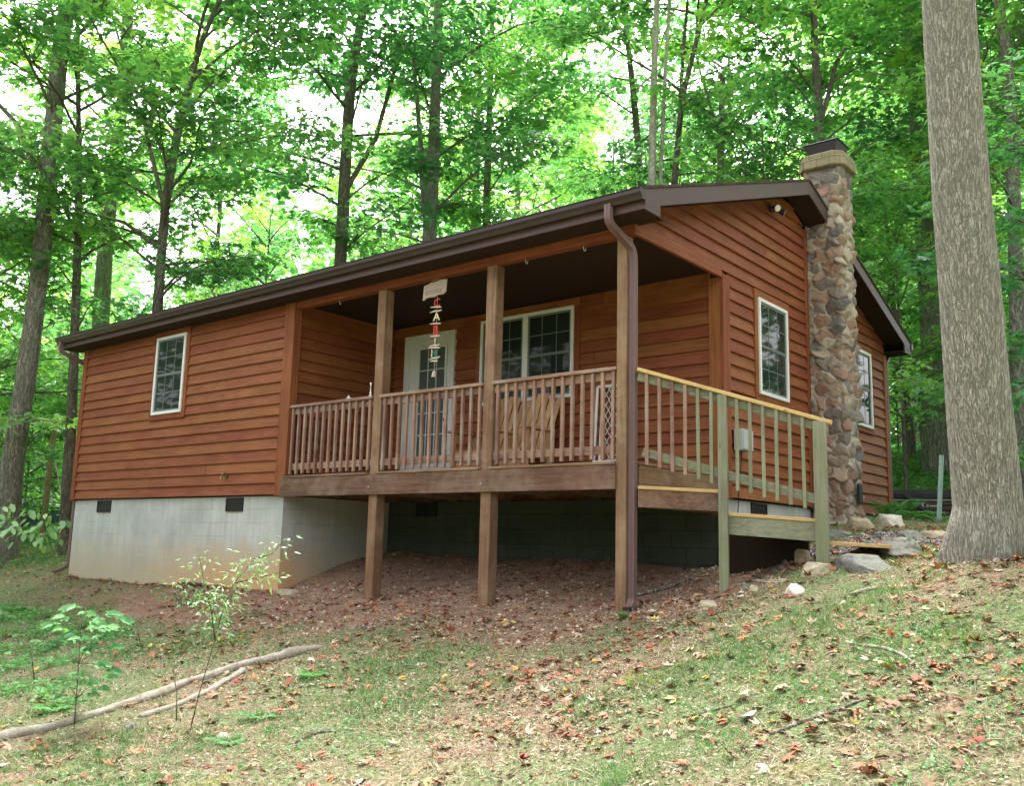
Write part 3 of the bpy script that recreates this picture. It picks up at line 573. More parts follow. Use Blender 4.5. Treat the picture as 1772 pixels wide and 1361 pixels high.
# chimney
def chimney():
    x0, x1, y0, y1 = L+.02, 12.41, 4.66, 5.19; z0, z1 = -.45, 4.92
    r = .05
    path = [(x0-.5, y0, 0, -1), (x0, y0, 0, -1)]
    per = []; step = .0125
    for x in np.arange(x0, x1-r, step): per.append((x, y0, 0, -1))
    for a in np.linspace(-90, 0, 7): per.append((x1-r+r*math.cos(math.radians(a)), y0+r+r*math.sin(math.radians(a)), math.cos(math.radians(a)), math.sin(math.radians(a))))
    for y in np.arange(y0+r+step, y1-r, step): per.append((x1, y, 1, 0))
    for a in np.linspace(0, 90, 7): per.append((x1-r+r*math.cos(math.radians(a)), y1-r+r*math.sin(math.radians(a)), math.cos(math.radians(a)), math.sin(math.radians(a))))
    for x in np.arange(x1-r, x0, -step): per.append((x, y1, 0, 1))
    for y in np.arange(y1, y0-.001, -step*2): per.append((x0, y, -.001, 0))
    per = np.array(per); n = len(per); zs = np.arange(z0, z1, step); m = len(zs)
    px = np.repeat(per[None, :, :], m, 0); PZ = np.repeat(zs[:, None], n, 1)
    pts = np.stack([px[..., 0], px[..., 1], PZ], -1).reshape(-1, 3); nr = np.stack([px[..., 2], px[..., 3], np.zeros((m, n))], -1).reshape(-1, 3)
    R = np.random.default_rng(5); seeds = []
    arc = np.concatenate([[0], np.cumsum(np.hypot(*(per[1:, :2]-per[:-1, :2]).T))]); tot = arc[-1]
    z = z0
    while z < z1:
        h = R.uniform(.12, .21); u = R.uniform(-.1, .1)
        while u < tot:
            w = R.uniform(.13, .32); uu = min(max(u+w/2+R.uniform(-.03, .03), 0), tot-1e-3); k = np.searchsorted(arc, uu); k = min(k, n-1)
            seeds.append((per[k, 0], per[k, 1], z+h/2+R.uniform(-.05, .05))); u += w
        z += h
    seeds = np.array(seeds); ns = len(seeds)
    wob = np.array([.03*np.sin(pts[:, 2]*23+pts[:, 0]*17), .03*np.sin(pts[:, 2]*19+pts[:, 1]*21+1), .022*np.sin(pts[:, 0]*29+pts[:, 1]*31+pts[:, 2]*7)]).T
    q = (pts+wob)*[1, 1, 1.45]; sd = seeds*[1, 1, 1.45]
    d1 = np.full(len(q), 9.); d2 = np.full(len(q), 9.); c1 = np.zeros(len(q), int)
    for i in range(ns):
        d = np.sqrt(((q-sd[i])**2).sum(1)); nw = d < d1
        d2 = np.where(nw, d1, np.minimum(d2, d)); c1 = np.where(nw, i, c1); d1 = np.where(nw, d, d1)
    e = d2-d1; cr = R.random(ns); hgt = R.uniform(.6, 1.25, ns); tl = R.normal(0, .26, (ns, 3))
    dome = np.clip(e/.055, 0, 1)**.42*.030*hgt[c1]+np.clip(e/.15, 0, 1)*.012
    dome += ((pts-seeds[c1])*tl[c1]).sum(1)*np.clip(e/.03, 0, 1)
    dome += .004*np.sin(pts[:, 0]*67+pts[:, 2]*51)*np.sin(pts[:, 1]*73+pts[:, 2]*43)
    V = pts+nr*(dome[:, None]-.02)
    V = V-((pts[:, 2] > 4.1)[:, None]*nr*np.array([.0, .0, 0]))
    idx = np.arange(m*n).reshape(m, n); F = np.stack([idx[:-1, :-1], idx[:-1, 1:], idx[1:, 1:], idx[1:, :-1]], -1).reshape(-1, 4)
    me = np_mesh('chimney', V, F, M_['stone'], smooth=True, col={'cell': cr[c1], 'edge': np.clip(e/.06, 0, 1)*.5+0.0})
    ch = mesh_obj('chimney', me, cabin)
    def crown(mb):
        a, b, c, d = x0-.09, x1+.085, y0-.10, y1+.10; k = .12
        poly = [(a+k, c), (b-k, c), (b, c+k), (b, d-k), (b-k, d), (a+k, d), (a, d-k), (a, c+k)]
        mb.prism([(x, y, 4.90) for x, y in poly], (0, 0, .145), .5)
        mb.prism([(x+(.02 if x < 12 else -.02), y+(.02 if y < 4.9 else -.02), 5.0455) for x, y in poly], (0, 0, .075), .5)
    part('chimney_crown', M_['crown'], ch, crown, bevel=.012)
    def cap(mb):
        cx, cy = (x0+x1)/2-.02, (y0+y1)/2+.02
        mb.hexa([(cx-.17, cy-.17, 5.14), (cx+.17, cy-.17, 5.14), (cx+.17, cy+.17, 5.14), (cx-.17, cy+.17, 5.14)], [(cx-.25, cy-.23, 5.33), (cx+.25, cy-.23, 5.33), (cx+.25, cy+.23, 5.33), (cx-.25, cy+.23, 5.33)], .5)
        mb.hexa([(cx-.27, cy-.25, 5.331), (cx+.27, cy-.25, 5.331), (cx+.27, cy+.25, 5.331), (cx-.27, cy+.25, 5.331)], [(cx-.26, cy-.24, 5.35), (cx+.26, cy-.24, 5.35), (cx+.26, cy+.24, 5.35), (cx-.26, cy+.24, 5.35)], .5)
    part('chimney_cap', M_['capblack'], ch, cap, bevel=.004)
    part('cleanout_door', M_['black'], ch, lambda mb: (mb.box(12.455, 12.47, 4.82, 5.0, .05, .33, .5), mb.box(12.47, 12.48, 4.84, 4.98, .07, .31, .5)), bevel=.004)
    def base(mb): mb.box(L+.02, 12.56, 4.56, 5.28, -.6, -.20, .5)
    part('chimney_footing', M_['rock_tan'], ch, base, bevel=.03)
chimney()
# fittings on the walls
ub = part('utility_box', M_['greybox'], cabin, lambda mb: mb.box(L+.045, L+.16, 2.19, 2.47, .56, .82, .5), bevel=.008)
part('box_cover', M_['greybox'], ub, lambda mb: mb.box(L+.161, L+.172, 2.20, 2.46, .57, .81, .5), bevel=.004)
part('conduit', M_['cable'], ub, lambda mb: mb.tube(curve([(L+.1, 2.3, .56), (L+.07, 2.28, .2), (L+.06, 2.2, -.5)]), .006, 6), smooth=True)
def flood(mb):
    p = Vector((L+.03, 3.42, 3.97)); mb.tube([p, p+Vector((.03, 0, 0))], .055, 12, .5)
    for d in (-1, 1):
        q = p+Vector((.05, .05*d, -.01)); e = q+Vector((.10, .06*d, -.05)); mb.tube([p+Vector((.02, .02*d, 0)), q], .012, 6, .5); mb.tube([q, q+(e-q)*.4, e], [.02, .03, .05], 12, .5)
fl = part('floodlight', M_['capblack'], cabin, flood)
part('lamp_lens', M_['lensw'], fl, lambda mb: [mb.tube([Vector((L+.03, 3.42, 3.97))+Vector((.1505, .111*d, -.0605)), Vector((L+.03, 3.42, 3.97))+Vector((.153, .1125*d, -.0618))], .044, 12, .5) for d in (-1, 1)])
part('hose_bib', M_['brass'], cabin, lambda mb: (mb.tube(curve([(4.78, -.03, .29), (4.78, -.09, .29), (4.79, -.11, .23)]), .014, 8, .5), mb.tube([(4.78, -.075, .31), (4.78, -.075, .34)], .035, 8, .5), mb.tube([(4.78, -.028, .29), (4.78, -.036, .29)], .05, 10, .5)))
for q in ((588, 517), (910, 441), (1010, 419)):
    p = ony(*q, .03); z = 2.655
    part('hanging_hook', M_['white'], cabin, lambda mb: mb.tube([(p[0], .03, z), (p[0], .03, z-.04), (p[0]+.015, .03, z-.062), (p[0]+.03, .03, z-.05), (p[0]+.032, .03, z-.035)], .003, 6, .5), smooth=True)
# ------------------------------------------------------------------ leaves and trees
T_MAPLE = (np.array([[0,0,0],[-.22,.35,.02],[0,1,-.08],[.22,.35,.02],[-.62,.62,-.06],[-.38,.10,.0],[.62,.62,-.06],[.38,.10,.0],[-.02,.3,.0],[.02,.3,0]]),
           np.array([[0,3,2,1],[0,8,4,5],[0,7,6,9]]))
T_OVAL = (np.array([[0,0,0],[-.30,.30,.07],[-.24,.72,.04],[0,1,-.05],[.24,.72,.04],[.30,.30,.07]]), np.array([[0,3,2,1],[0,5,4,3]]))
T_LANCE = (np.array([[0,0,0],[-.15,.35,.03],[0,1,-.12],[.15,.35,.03]]), np.array([[0,3,2,1]]))
def leaves_mesh(name, pos, direc, up, size, tmpl, mat, rnd):
    """pos (n,3) leaf base, direc pointing along the leaf, up its upper side"""
    V, F = tmpl; n = len(pos)
    d = direc/np.linalg.norm(direc, axis=1, keepdims=True); s_ = np.cross(d, up); s_ /= np.linalg.norm(s_, axis=1, keepdims=True)+1e-9; u = np.cross(s_, d)
    A = pos[:, None]+size[:, None, None]*(V[None, :, 0, None]*s_[:, None]+V[None, :, 1, None]*d[:, None]+V[None, :, 2, None]*u[:, None])
    k = len(V); Fa = (F[None]+(np.arange(n)*k)[:, None, None]).reshape(-1, F.shape[1])
    return np_mesh(name, A.reshape(-1, 3), Fa, mat, rnd=np.repeat(rnd, len(F)))
def rot_v(v, axis, a):
    return v*math.cos(a)+np.cross(axis, v)*math.sin(a)+axis*np.dot(axis, v)*(1-math.cos(a))
def crown_data(seed, z0, z1, spread, nlimb, per_m, sz, top=1.0, droop=.25, lean=(0, 0), bare=0.):
    R = np.random.default_rng(seed); limbs = []; P_, D_l, Up, S_, Rn = [], [], [], [], []
    for i in range(nlimb):
        t = (i+R.random())/nlimb; h = z0+(z1-z0)*t; az = i*2.4+R.uniform(-.5, .5)
        prof = math.sin(math.pi*(.18+.72*t))**.7
        ln = spread*prof*R.uniform(.65, 1.15); el = math.radians(R.uniform(15, 38)+28*t)
        d = np.array([math.cos(az)*math.cos(el), math.sin(az)*math.cos(el), math.sin(el)])
        base = np.array([lean[0]*h, lean[1]*h, h]); ns = 7; pts = [base]; p = base.copy(); dd = d.copy()
        for k in range(ns):
            dd = dd+np.array([R.normal(0, .09), R.normal(0, .09), -droop*(.35+k*.10)*.5]); dd /= np.linalg.norm(dd); p = p+dd*ln/ns; pts.append(p.copy())
        r0 = .007+.009*ln; limbs.append((pts, [r0*(1-.8*k/ns) for k in range(ns+1)]))
        tone = np.clip(R.normal(.45, .2), 0, 1)
        nsub = max(4, int(ln*3.4))
        for j in range(nsub):
            q = R.uniform(.22+bare, 1.); f = q*ns; k = min(int(f), ns-1); b = pts[k]+(pts[k+1]-pts[k])*(f-k)
            dl = pts[k+1]-pts[k]; dl = dl/np.linalg.norm(dl); sgn = 1 if j % 2 else -1
            a = sgn*R.uniform(.4, 1.15); dl2 = rot_v(dl, np.array([0, 0, 1.]), a); dl2[2] = dl2[2]*.5+R.uniform(-.12, .15); dl2 /= np.linalg.norm(dl2)
            sl_n = ln*(.5*(1.12-q)+.10)*R.uniform(.7, 1.2)+.25
            e = b+dl2*sl_n+np.array([0, 0, -.06*sl_n]); limbs.append(([b, (b+e)/2+np.array([0, 0, .03*sl_n]), e], [r0*.32, r0*.22, .004]))
            nl = int(per_m*sl_n*R.uniform(.7, 1.3)); tt = R.uniform(.05, 1.08, nl)
            lat = R.normal(0, .13+.07*sl_n, nl)
            side = np.cross(dl2, [0, 0, 1.]); side /= np.linalg.norm(side)+1e-9
            pp = b+dl2*sl_n*tt[:, None]+side*lat[:, None]+np.stack([R.normal(0, .05, nl), R.normal(0, .05, nl), R.normal(-.03, .075, nl)-.10*np.abs(lat)], 1)
            P_.append(pp)
            ld = dl2*.6+side*(np.sign(lat)*R.uniform(.2, 1.1, nl))[:, None]+R.normal(0, .35, (nl, 3)); ld[:, 2] = ld[:, 2]*.6-.28; D_l.append(ld)
            uu = np.stack([R.normal(0, .42, nl), R.normal(0, .42, nl), np.ones(nl)], 1); Up.append(uu)
            S_.append(sz*R.uniform(.5, 1.35, nl)); st = np.clip(tone+R.normal(0, .14), 0, 1); Rn.append(np.clip(st+R.normal(0, .16, nl), 0, 1))
    return limbs, [np.concatenate(q) for q in (P_, D_l, Up, S_, Rn)]
def trunk_np(path, rad, seg=14, rough=.06, seed=0, flare=0):
    """path list of points from the ground up"""
    R = np.random.default_rng(seed); path = np.array(path, float); rad = np.array(rad, float)
    d = np.concatenate([[0], np.cumsum(np.linalg.norm(np.diff(path, axis=0), axis=1))]); n = max(6, int(d[-1]/.28)); t = np.linspace(0, d[-1], n)
    # smooth interpolation
    c = np.stack([np.interp(t, d, path[:, i]) for i in range(3)], 1); r = np.interp(t, d, rad)
    for _ in range(2): c[1:-1] = (c[:-2]+2*c[1:-1]+c[2:])/4; r[1:-1] = (r[:-2]+2*r[1:-1]+r[2:])/4
    a = np.linspace(0, 2*math.pi, seg, endpoint=False); ph = R.uniform(0, 6, 4)
    RR = r[:, None]*(1+rough*(np.sin(3*a+ph[0]+.5*np.sin(t[:, None]*.7))+.6*np.sin(5*a+ph[1]+t[:, None]*.9)+.4*np.sin(t[:, None]*2.1+ph[2])))
    if flare:
        h = t-t[0]; fl = np.exp(-np.clip(h-.25, 0, None)/.28); RR += r[0]*flare*fl[:, None]*(.55+.45*np.sin(5*a+ph[3])+.25*np.sin(8*a+ph[1]))
    V = np.stack([c[:, None, 0]+RR*np.cos(a), c[:, None, 1]+RR*np.sin(a), np.repeat(c[:, None, 2], seg, 1)], -1).reshape(-1, 3)
    idx = np.arange(n*seg).reshape(n, seg); F = np.stack([idx[:-1], np.roll(idx[:-1], -1, 1), np.roll(idx[1:], -1, 1), idx[1:]], -1).reshape(-1, 4)
    return V, F
def limbs_np(limbs, seg=5):
    Vs, Fs, off = [], [], 0; a = np.linspace(0, 2*math.pi, seg, endpoint=False)
    for pts, rad in limbs:
        pts = np.array(pts); d = np.gradient(pts, axis=0); d /= np.linalg.norm(d, axis=1, keepdims=True)+1e-9
        ref = np.array([0, 0, 1.]) if abs(d[0, 2]) < .9 else np.array([1., 0, 0]); u = np.cross(d, ref); u /= np.linalg.norm(u, axis=1, keepdims=True)+1e-9; w_ = np.cross(d, u)
        V = pts[:, None]+np.array(rad)[:, None, None]*(u[:, None]*np.cos(a)[None, :, None]+w_[:, None]*np.sin(a)[None, :, None]); n = len(pts)
        idx = np.arange(n*seg).reshape(n, seg)+off; Vs.append(V.reshape(-1, 3)); Fs.append(np.stack([idx[:-1], np.roll(idx[:-1], -1, 1), np.roll(idx[1:], -1, 1), idx[1:]], -1).reshape(-1, 4)); off += n*seg
    return np.concatenate(Vs), np.concatenate(Fs)
def join_np(*vf):
    V, F, o = [], [], 0
    for v, f in vf: V.append(v); F.append(f+o); o += len(v)
    return np.concatenate(V), np.concatenate(F)
# crown prototypes shared by many trees.  U = low young trees, C = high canopy
PROTO = {}
def proto(key, seed, z0, z1, spread, nlimb, per_m, sz, tm, mat, r, droop=.3, bark='bark_dark'):
    limbs, lv = crown_data(seed, z0, z1, spread, nlimb, per_m, sz, droop=droop)
    cm = leaves_mesh('crown', *lv[:3], lv[3], tm, M_[mat], lv[4])
    PROTO[key] = dict(crown=cm, limbs=limbs, z1=z1, n=len(lv[0]), r=r, bark=bark)
    tv = trunk_np([(0, 0, -.4), (0, 0, z0), (.0, .0, z1)], [r, r*.75, .012], 9, .05, seed); lv_ = limbs_np(limbs, 4)
    PROTO[key]['trunk'] = np_mesh('trunk', *join_np(tv, lv_), M_[bark], smooth=True)
proto('U1', 11, 1.2, 8.0, 3.0, 24, 25, .15, T_MAPLE, 'leaf_mid', .07)
proto('U2', 12, 1.6, 9.5, 3.4, 24, 24, .16, T_MAPLE, 'leaf_lime', .08)
proto('U3', 13, .8, 6.5, 2.6, 20, 26, .15, T_MAPLE, 'leaf_dark', .06)
proto('U4', 14, .3, 3.4, 1.7, 20, 40, .13, T_OVAL, 'leaf_mid', .03)
proto('C1', 21, 7.5, 19., 5.2, 26, 16, .21, T_OVAL, 'leaf_mid', .22, bark='bark_grey')
proto('C2', 22, 6.0, 17., 4.8, 26, 16, .20, T_OVAL, 'leaf_dark', .2, bark='bark_dark')
proto('C3', 23, 9., 22., 5.6, 26, 15, .22, T_OVAL, 'leaf_lime', .24, bark='bark_grey')
print({k: p['n'] for k, p in PROTO.items()})
def put_tree(key, x, y, s_, rz, label, group, sz=None):
    p = PROTO[key]; z = gz(x, y)
    t = thing('tree', (x, y, z), label, 'tree', group); t.scale = (s_, s_, sz or s_); t.rotation_euler = (0, 0, rz)
    for nm in ('trunk', 'crown'):
        o = bpy.data.objects.new(nm, p[nm]); COL.objects.link(o); o.parent = t
    return t
def photo_tree(pix, D, mat, label, crown=None, cz=0., cs=1., wpx=None, flare=0, seed=1, seg=16, ext=None, rough=.05, extra=None, group=None, name='tree', base_px=None):
    """pix: (px,py,width px) from the foot upward, at distance D in metres; the trunk stands where the photo shows it"""
    pts = [atd(a, b, D) for a, b, w_ in pix]; rad = [w_/2*D/FPX for a, b, w_ in pix]
    b0 = pts[0]; g = gz(b0[0], b0[1]); d0 = (pts[0]-pts[1]); d0 = d0/abs(d0[2]) if abs(d0[2]) > .1 else np.array([0, 0, -1.])
    if b0[2] > g: pts.insert(0, b0+d0*(b0[2]-g)); rad.insert(0, rad[0]*1.06); b0 = pts[0]
    g = gz(b0[0], b0[1]); pts.insert(0, np.array([b0[0], b0[1], g-.35])); rad.insert(0, rad[0]*1.08)
    top = pts[-1]; dt = pts[-1]-pts[-2]; dt = dt/abs(dt[2])
    if ext:
        pts.append(top+dt*ext*.5); rad.append(rad[-1]*.8); pts.append(top+dt*ext+np.array([0, 0, 0.])); rad.append(rad[-1]*.45)
    base = np.array([b0[0], b0[1], g]); loc = [p-base for p in pts]
    t = thing(name, tuple(base), label, 'tree', group)
    V, F = trunk_np(loc, rad, seg, rough, seed, flare)
    limbs = []
    if crown:
        z_top = loc[-1][2]
        def at_h(h):
            zs = [p[2] for p in loc]; return np.array([np.interp(h, zs, [p[i] for p in loc]) for i in range(2)])
        z0, spread, nl, pm, sz, tm, lm = crown
        lb, lv = crown_data(seed*7+3, z0, z_top, spread, nl, pm, sz)
        # follow the leaning trunk
        o2 = []
        for pts_, rr in lb: h = min(pts_[0][2], z_top); off = at_h(h); o2.append(([q+np.array([off[0], off[1], 0]) for q in pts_], rr))
        hh = np.clip(lv[0][:, 2], 0, z_top); zs = [p[2] for p in loc]
        lv[0] = lv[0]+np.stack([np.interp(hh, zs, [p[0] for p in loc]), np.interp(hh, zs, [p[1] for p in loc]), np.zeros(len(hh))], 1)
        V, F = join_np((V, F), limbs_np(o2, 5))
        cm = leaves_mesh('crown', *lv[:3], lv[3], tm, M_[lm], lv[4]); mesh_obj('crown', cm, t, world=False)
    if extra:
        ls = []
        for e in extra:
            ep = [atd(a, b, D)-base for a, b, w_ in e]; ls.append((ep, [w_/2*D/FPX for a, b, w_ in e]))
        V, F = join_np((V, F), limbs_np(ls, 8))
    mesh_obj('trunk', np_mesh('trunk', V, F, M_[mat], smooth=True), t, world=False)
    return t
# trees one can single out in the photograph
photo_tree([(12, 900, 43), (19, 825, 38), (38, 707, 34), (55, 589, 31), (66, 500, 30), (91, 242, 29), (103, 100, 27), (118, 0, 25)], 19, 'bark_grey', 'tall grey tree leaning at the left edge, its trunk bent near the ground', (6.5, 4.2, 26, 22, .19, T_OVAL, 'leaf_mid'), flare=.25, seed=2, ext=7, extra=[[(60, 290, 12), (30, 215, 9), (-30, 150, 5)]])
photo_tree([(115, 890, 21), (120, 800, 19), (128, 640, 15), (133, 480, 14), (137, 300, 10), (136, 200, 8)], 19.5, 'bark_dark', 'dark trunk standing close behind the left end of the cabin', (4.5, 3., 22, 26, .15, T_MAPLE, 'leaf_mid'), seed=3, ext=4)
photo_tree([(168, 700, 30), (174, 545, 28), (184, 400, 25), (198, 290, 23), (215, 150, 20), (222, 0, 18)], 25, 'bark_grey', 'stout grey tree behind the left roof end, forked above the gutter', (8, 4.5, 26, 24, .2, T_OVAL, 'leaf_lime'), seed=4, ext=5, extra=[[(190, 340, 20), (215, 300, 16), (250, 250, 12), (275, 150, 9)]])
photo_tree([(266, 620, 18), (274, 510, 17), (286, 350, 15), (305, 240, 14), (325, 150, 12), (348, 70, 9), (380, 0, 7)], 19, 'bark_dark', 'slim dark maple with low side limbs behind the bedroom window end of the roof', (5.0, 3.8, 30, 36, .15, T_MAPLE, 'leaf_mid'), seed=5, ext=2, extra=[[(270, 425, 8), (215, 385, 6), (150, 368, 4), (60, 370, 3)], [(284, 360, 8), (250, 215, 6), (190, 140, 4), (120, 100, 2)], [(318, 215, 7), (350, 205, 5), (420, 210, 3)]])
photo_tree([(585, 520, 22), (590, 440, 21), (597, 300, 20), (602, 210, 19), (608, 130, 18), (622, 50, 16), (632, 0, 15)], 23, 'bark_dark', 'dark brown straight tree rising behind the roof above the porch end wall', (7, 4.0, 26, 26, .19, T_OVAL, 'leaf_dark'), seed=6, ext=6, extra=[[(598, 330, 10), (650, 240, 8), (700, 60, 6)]])
photo_tree([(742, 480, 26), (744, 400, 25), (748, 330, 22), (752, 200, 19), (757, 60, 16)], 24, 'bark_grey', 'double grey trunk behind the middle of the roof', (5.6, 4, 26, 26, .18, T_MAPLE, 'leaf_mid'), seed=7, ext=5, extra=[[(746, 400, 14), (735, 370, 12), (728, 250, 9), (715, 100, 7)]])
photo_tree([(842, 420, 14), (843, 330, 13), (846, 230, 11), (850, 100, 9)], 27, 'bark_dark', 'thin dark sapling trunk right of the double grey trunk', (5, 3.2, 22, 28, .17, T_MAPLE, 'leaf_mid'), seed=8, ext=3)
photo_tree([(1128, 400, 14), (1128, 310, 13), (1131, 150, 12), (1136, 0, 9)], 20.8, 'bark_pale', 'pale whitish straight trunk, thicker of the pair above the porch end of the roof', (11.5, 3.5, 22, 22, .18, T_OVAL, 'leaf_mid'), seed=9, ext=5)
photo_tree([(1141, 400, 8), (1143, 300, 7), (1150, 150, 6.5), (1158, 0, 6)], 21.0, 'bark_pale', 'pale whitish trunk, thinner of the pair above the porch end of the roof', (11, 3, 20, 22, .18, T_OVAL, 'leaf_lime'), seed=10, ext=4)
photo_tree([(1165, 400, 11), (1168, 300, 11), (1180, 170, 10), (1205, 70, 8), (1222, 0, 7)], 21.8, 'bark_dark', 'slender dark tree bending right beside the pale pair of trunks', (6.5, 3.2, 20, 26, .16, T_MAPLE, 'leaf_mid'), seed=31, ext=3, extra=[[(1176, 200, 7), (1183, 80, 6), (1190, 0, 5)]])
photo_tree([(1115, 420, 13), (1108, 300, 12), (1098, 180, 11), (1085, 60, 9), (1078, 0, 8)], 26, 'bark_dark', 'slender dark tree bending left beside the pale pair of trunks', (7, 3.4, 20, 24, .17, T_OVAL, 'leaf_dark'), seed=32, ext=3)
photo_tree([(1246, 400, 14), (1247, 300, 13), (1249, 190, 11), (1250, 128, 9)], 21.5, 'bark_dark', 'broken dead snag with a reddish brown tip above the gable', None, seed=33, extra=[[(1247, 240, 6), (1222, 160, 4), (1205, 100, 3)]], name='dead_tree')
photo_tree([(1418, 360, 19), (1417, 250, 18), (1416, 190, 16), (1410, 90, 13), (1408, 0, 10)], 22, 'bark_dark', 'dark forked tree directly behind the chimney cap', (6.2, 3.6, 26, 30, .17, T_MAPLE, 'leaf_mid'), seed=34, ext=5, extra=[[(1418, 215, 10), (1432, 170, 9), (1446, 110, 7), (1478, 60, 5)], [(1415, 200, 6), (1385, 155, 4), (1350, 120, 3)]])
photo_tree([(1634, 840, 70), (1628, 780, 60), (1618, 600, 45), (1608, 450, 40), (1598, 330, 36), (1590, 200, 32), (1580, 60, 28)], 24, 'bark_grey', 'massive grey tree between the cabin and the big foreground trunk', (8, 5, 28, 22, .19, T_OVAL, 'leaf_mid'), seed=35, flare=.15, ext=7, seg=22)
photo_tree([(1655, 830, 34), (1648, 600, 24), (1640, 420, 20), (1636, 250, 17)], 26, 'bark_dark', 'dark companion trunk touching the massive grey tree', (7, 4, 22, 22, .18, T_OVAL, 'leaf_dark'), seed=36, ext=6)
photo_tree([(1578, 800, 17), (1576, 740, 15), (1562, 660, 13), (1552, 600, 11), (1545, 520, 9)], 27, 'bark_dark', 'small dark forest tree just right of the rear corner of the cabin', (2.0, 2.6, 22, 30, .16, T_MAPLE, 'leaf_lime'), seed=37, ext=3)
photo_tree([(1772, 850, 40), (1764, 700, 30), (1760, 560, 24), (1756, 400, 22), (1750, 200, 20), (1742, 90, 18), (1728, 0, 16)], 20, 'bark_grey', 'grey brown tree at the right edge behind the big foreground trunk', (5, 3.6, 26, 30, .17, T_MAPLE, 'leaf_lime'), seed=38, ext=5, flare=.1)
photo_tree([(1762, 850, 26), (1752, 740, 24), (1735, 600, 22), (1712, 440, 20), (1700, 250, 17)], 22, 'bark_pale', 'pale leaning trunk half hidden by the big foreground trunk', (6, 3.6, 20, 26, .17, T_OVAL, 'leaf_mid'), seed=39, ext=5)
# the big trunk in front on the right
def main_tree():
    D = 7.6; pix = [(1706, 975, 150), (1705, 930, 128), (1708, 880, 110), (1700, 780, 108), (1692, 700, 104), (1684, 600, 101), (1673, 450, 97), (1664, 350, 94), (1652, 180, 88), (1641, 0, 84), (1630, -160, 80)]
    pts = [atd(a, b, D) for a, b, w_ in pix]; rad = np.array([w_/2*D/FPX*.96 for a, b, w_ in pix])
    base = np.array([pts[0][0], pts[0][1], gz(pts[0][0], pts[0][1])])
    P3 = [np.array([pts[0][0], pts[0][1], base[2]-.35])-base, np.array([pts[0][0], pts[0][1], base[2]])-base]; R3 = [rad[1]*1.1, rad[1]*1.05]
    for p, r in zip(pts[1:], rad[1:]):
        if p[2]-base[2] > .08: P3.append(p-base); R3.append(r)
    top = P3[-1]; P3 += [top+np.array([-.2, .1, 5.]), top+np.array([-.3, .2, 11.])]; R3 += [rad[-1]*.75, rad[-1]*.3]
    t = thing('big_tree', tuple(base), 'huge grey ridged tree trunk in the right foreground with a flared root base', 'tree')
    path = np.array(P3); d = np.concatenate([[0], np.cumsum(np.linalg.norm(np.diff(path, axis=0), axis=1))])
    tt = np.concatenate([np.arange(0, 6.2, .018), np.arange(6.2, d[-1], .3)]); seg = 150
    c = np.stack([np.interp(tt, d, path[:, i]) for i in range(3)], 1); r = np.interp(tt, d, R3)
    ker = np.ones(25)/25
    a = np.linspace(0, 2*math.pi, seg, endpoint=False); h = tt[:, None]-.35
    ridge = np.zeros((len(tt), seg))
    for k, (f, am, fz) in enumerate(((23, 1., 1.9), (31, .9, 2.7), (41, .7, 3.9), (57, .5, 6.1))):
        ridge += am*np.abs(np.sin(f*a/2+1.3*k+1.1*np.sin(h*fz+k+2*np.sin(a*3+k))+.5*np.sin(h*fz*2.3)))
    ridge = ridge/3.1-.5
    flare = np.exp(-np.clip(h-.02, 0, None)/.17)
    lob = .5+.5*np.sin(5*a+.6)*.7+.3*np.sin(8*a+2)
    RR = r[:, None]*(1+.025*np.sin(2*a+.7)+.02*np.sin(3*a+h*.6))+.007*ridge*(1-.6*np.clip(flare, 0, 1))+.07*flare*np.clip(lob, 0, 1.3)+.01*np.exp(-np.clip(h, 0, None)/.5)
    V = np.stack([c[:, None, 0]+RR*np.cos(a), c[:, None, 1]+RR*np.sin(a), np.repeat(c[:, None, 2], seg, 1)], -1).reshape(-1, 3); n = len(tt)
    idx = np.arange(n*seg).reshape(n, seg); F = np.stack([idx[:-1], np.roll(idx[:-1], -1, 1), np.roll(idx[1:], -1, 1), idx[1:]], -1).reshape(-1, 4)
    mesh_obj('trunk', np_mesh('trunk', V, F, M_['bark_main'], smooth=True), t, world=False)
    lb, lv = crown_data(99, 8.5, 15, 4.2, 18, 16, .2); off = np.array([P3[-3][0], P3[-3][1], 0]); lv[0] = lv[0]+off
    Vl, Fl = limbs_np([([q+off for q in p_], r_) for p_, r_ in lb], 5)
    mesh_obj('bough', np_mesh('bough', Vl, Fl, M_['bark_grey'], smooth=True), t, world=False)
    mesh_obj('crown', leaves_mesh('crown', *lv[:3], lv[3], T_OVAL, M_['leaf_mid'], lv[4]), t, world=False)
main_tree()
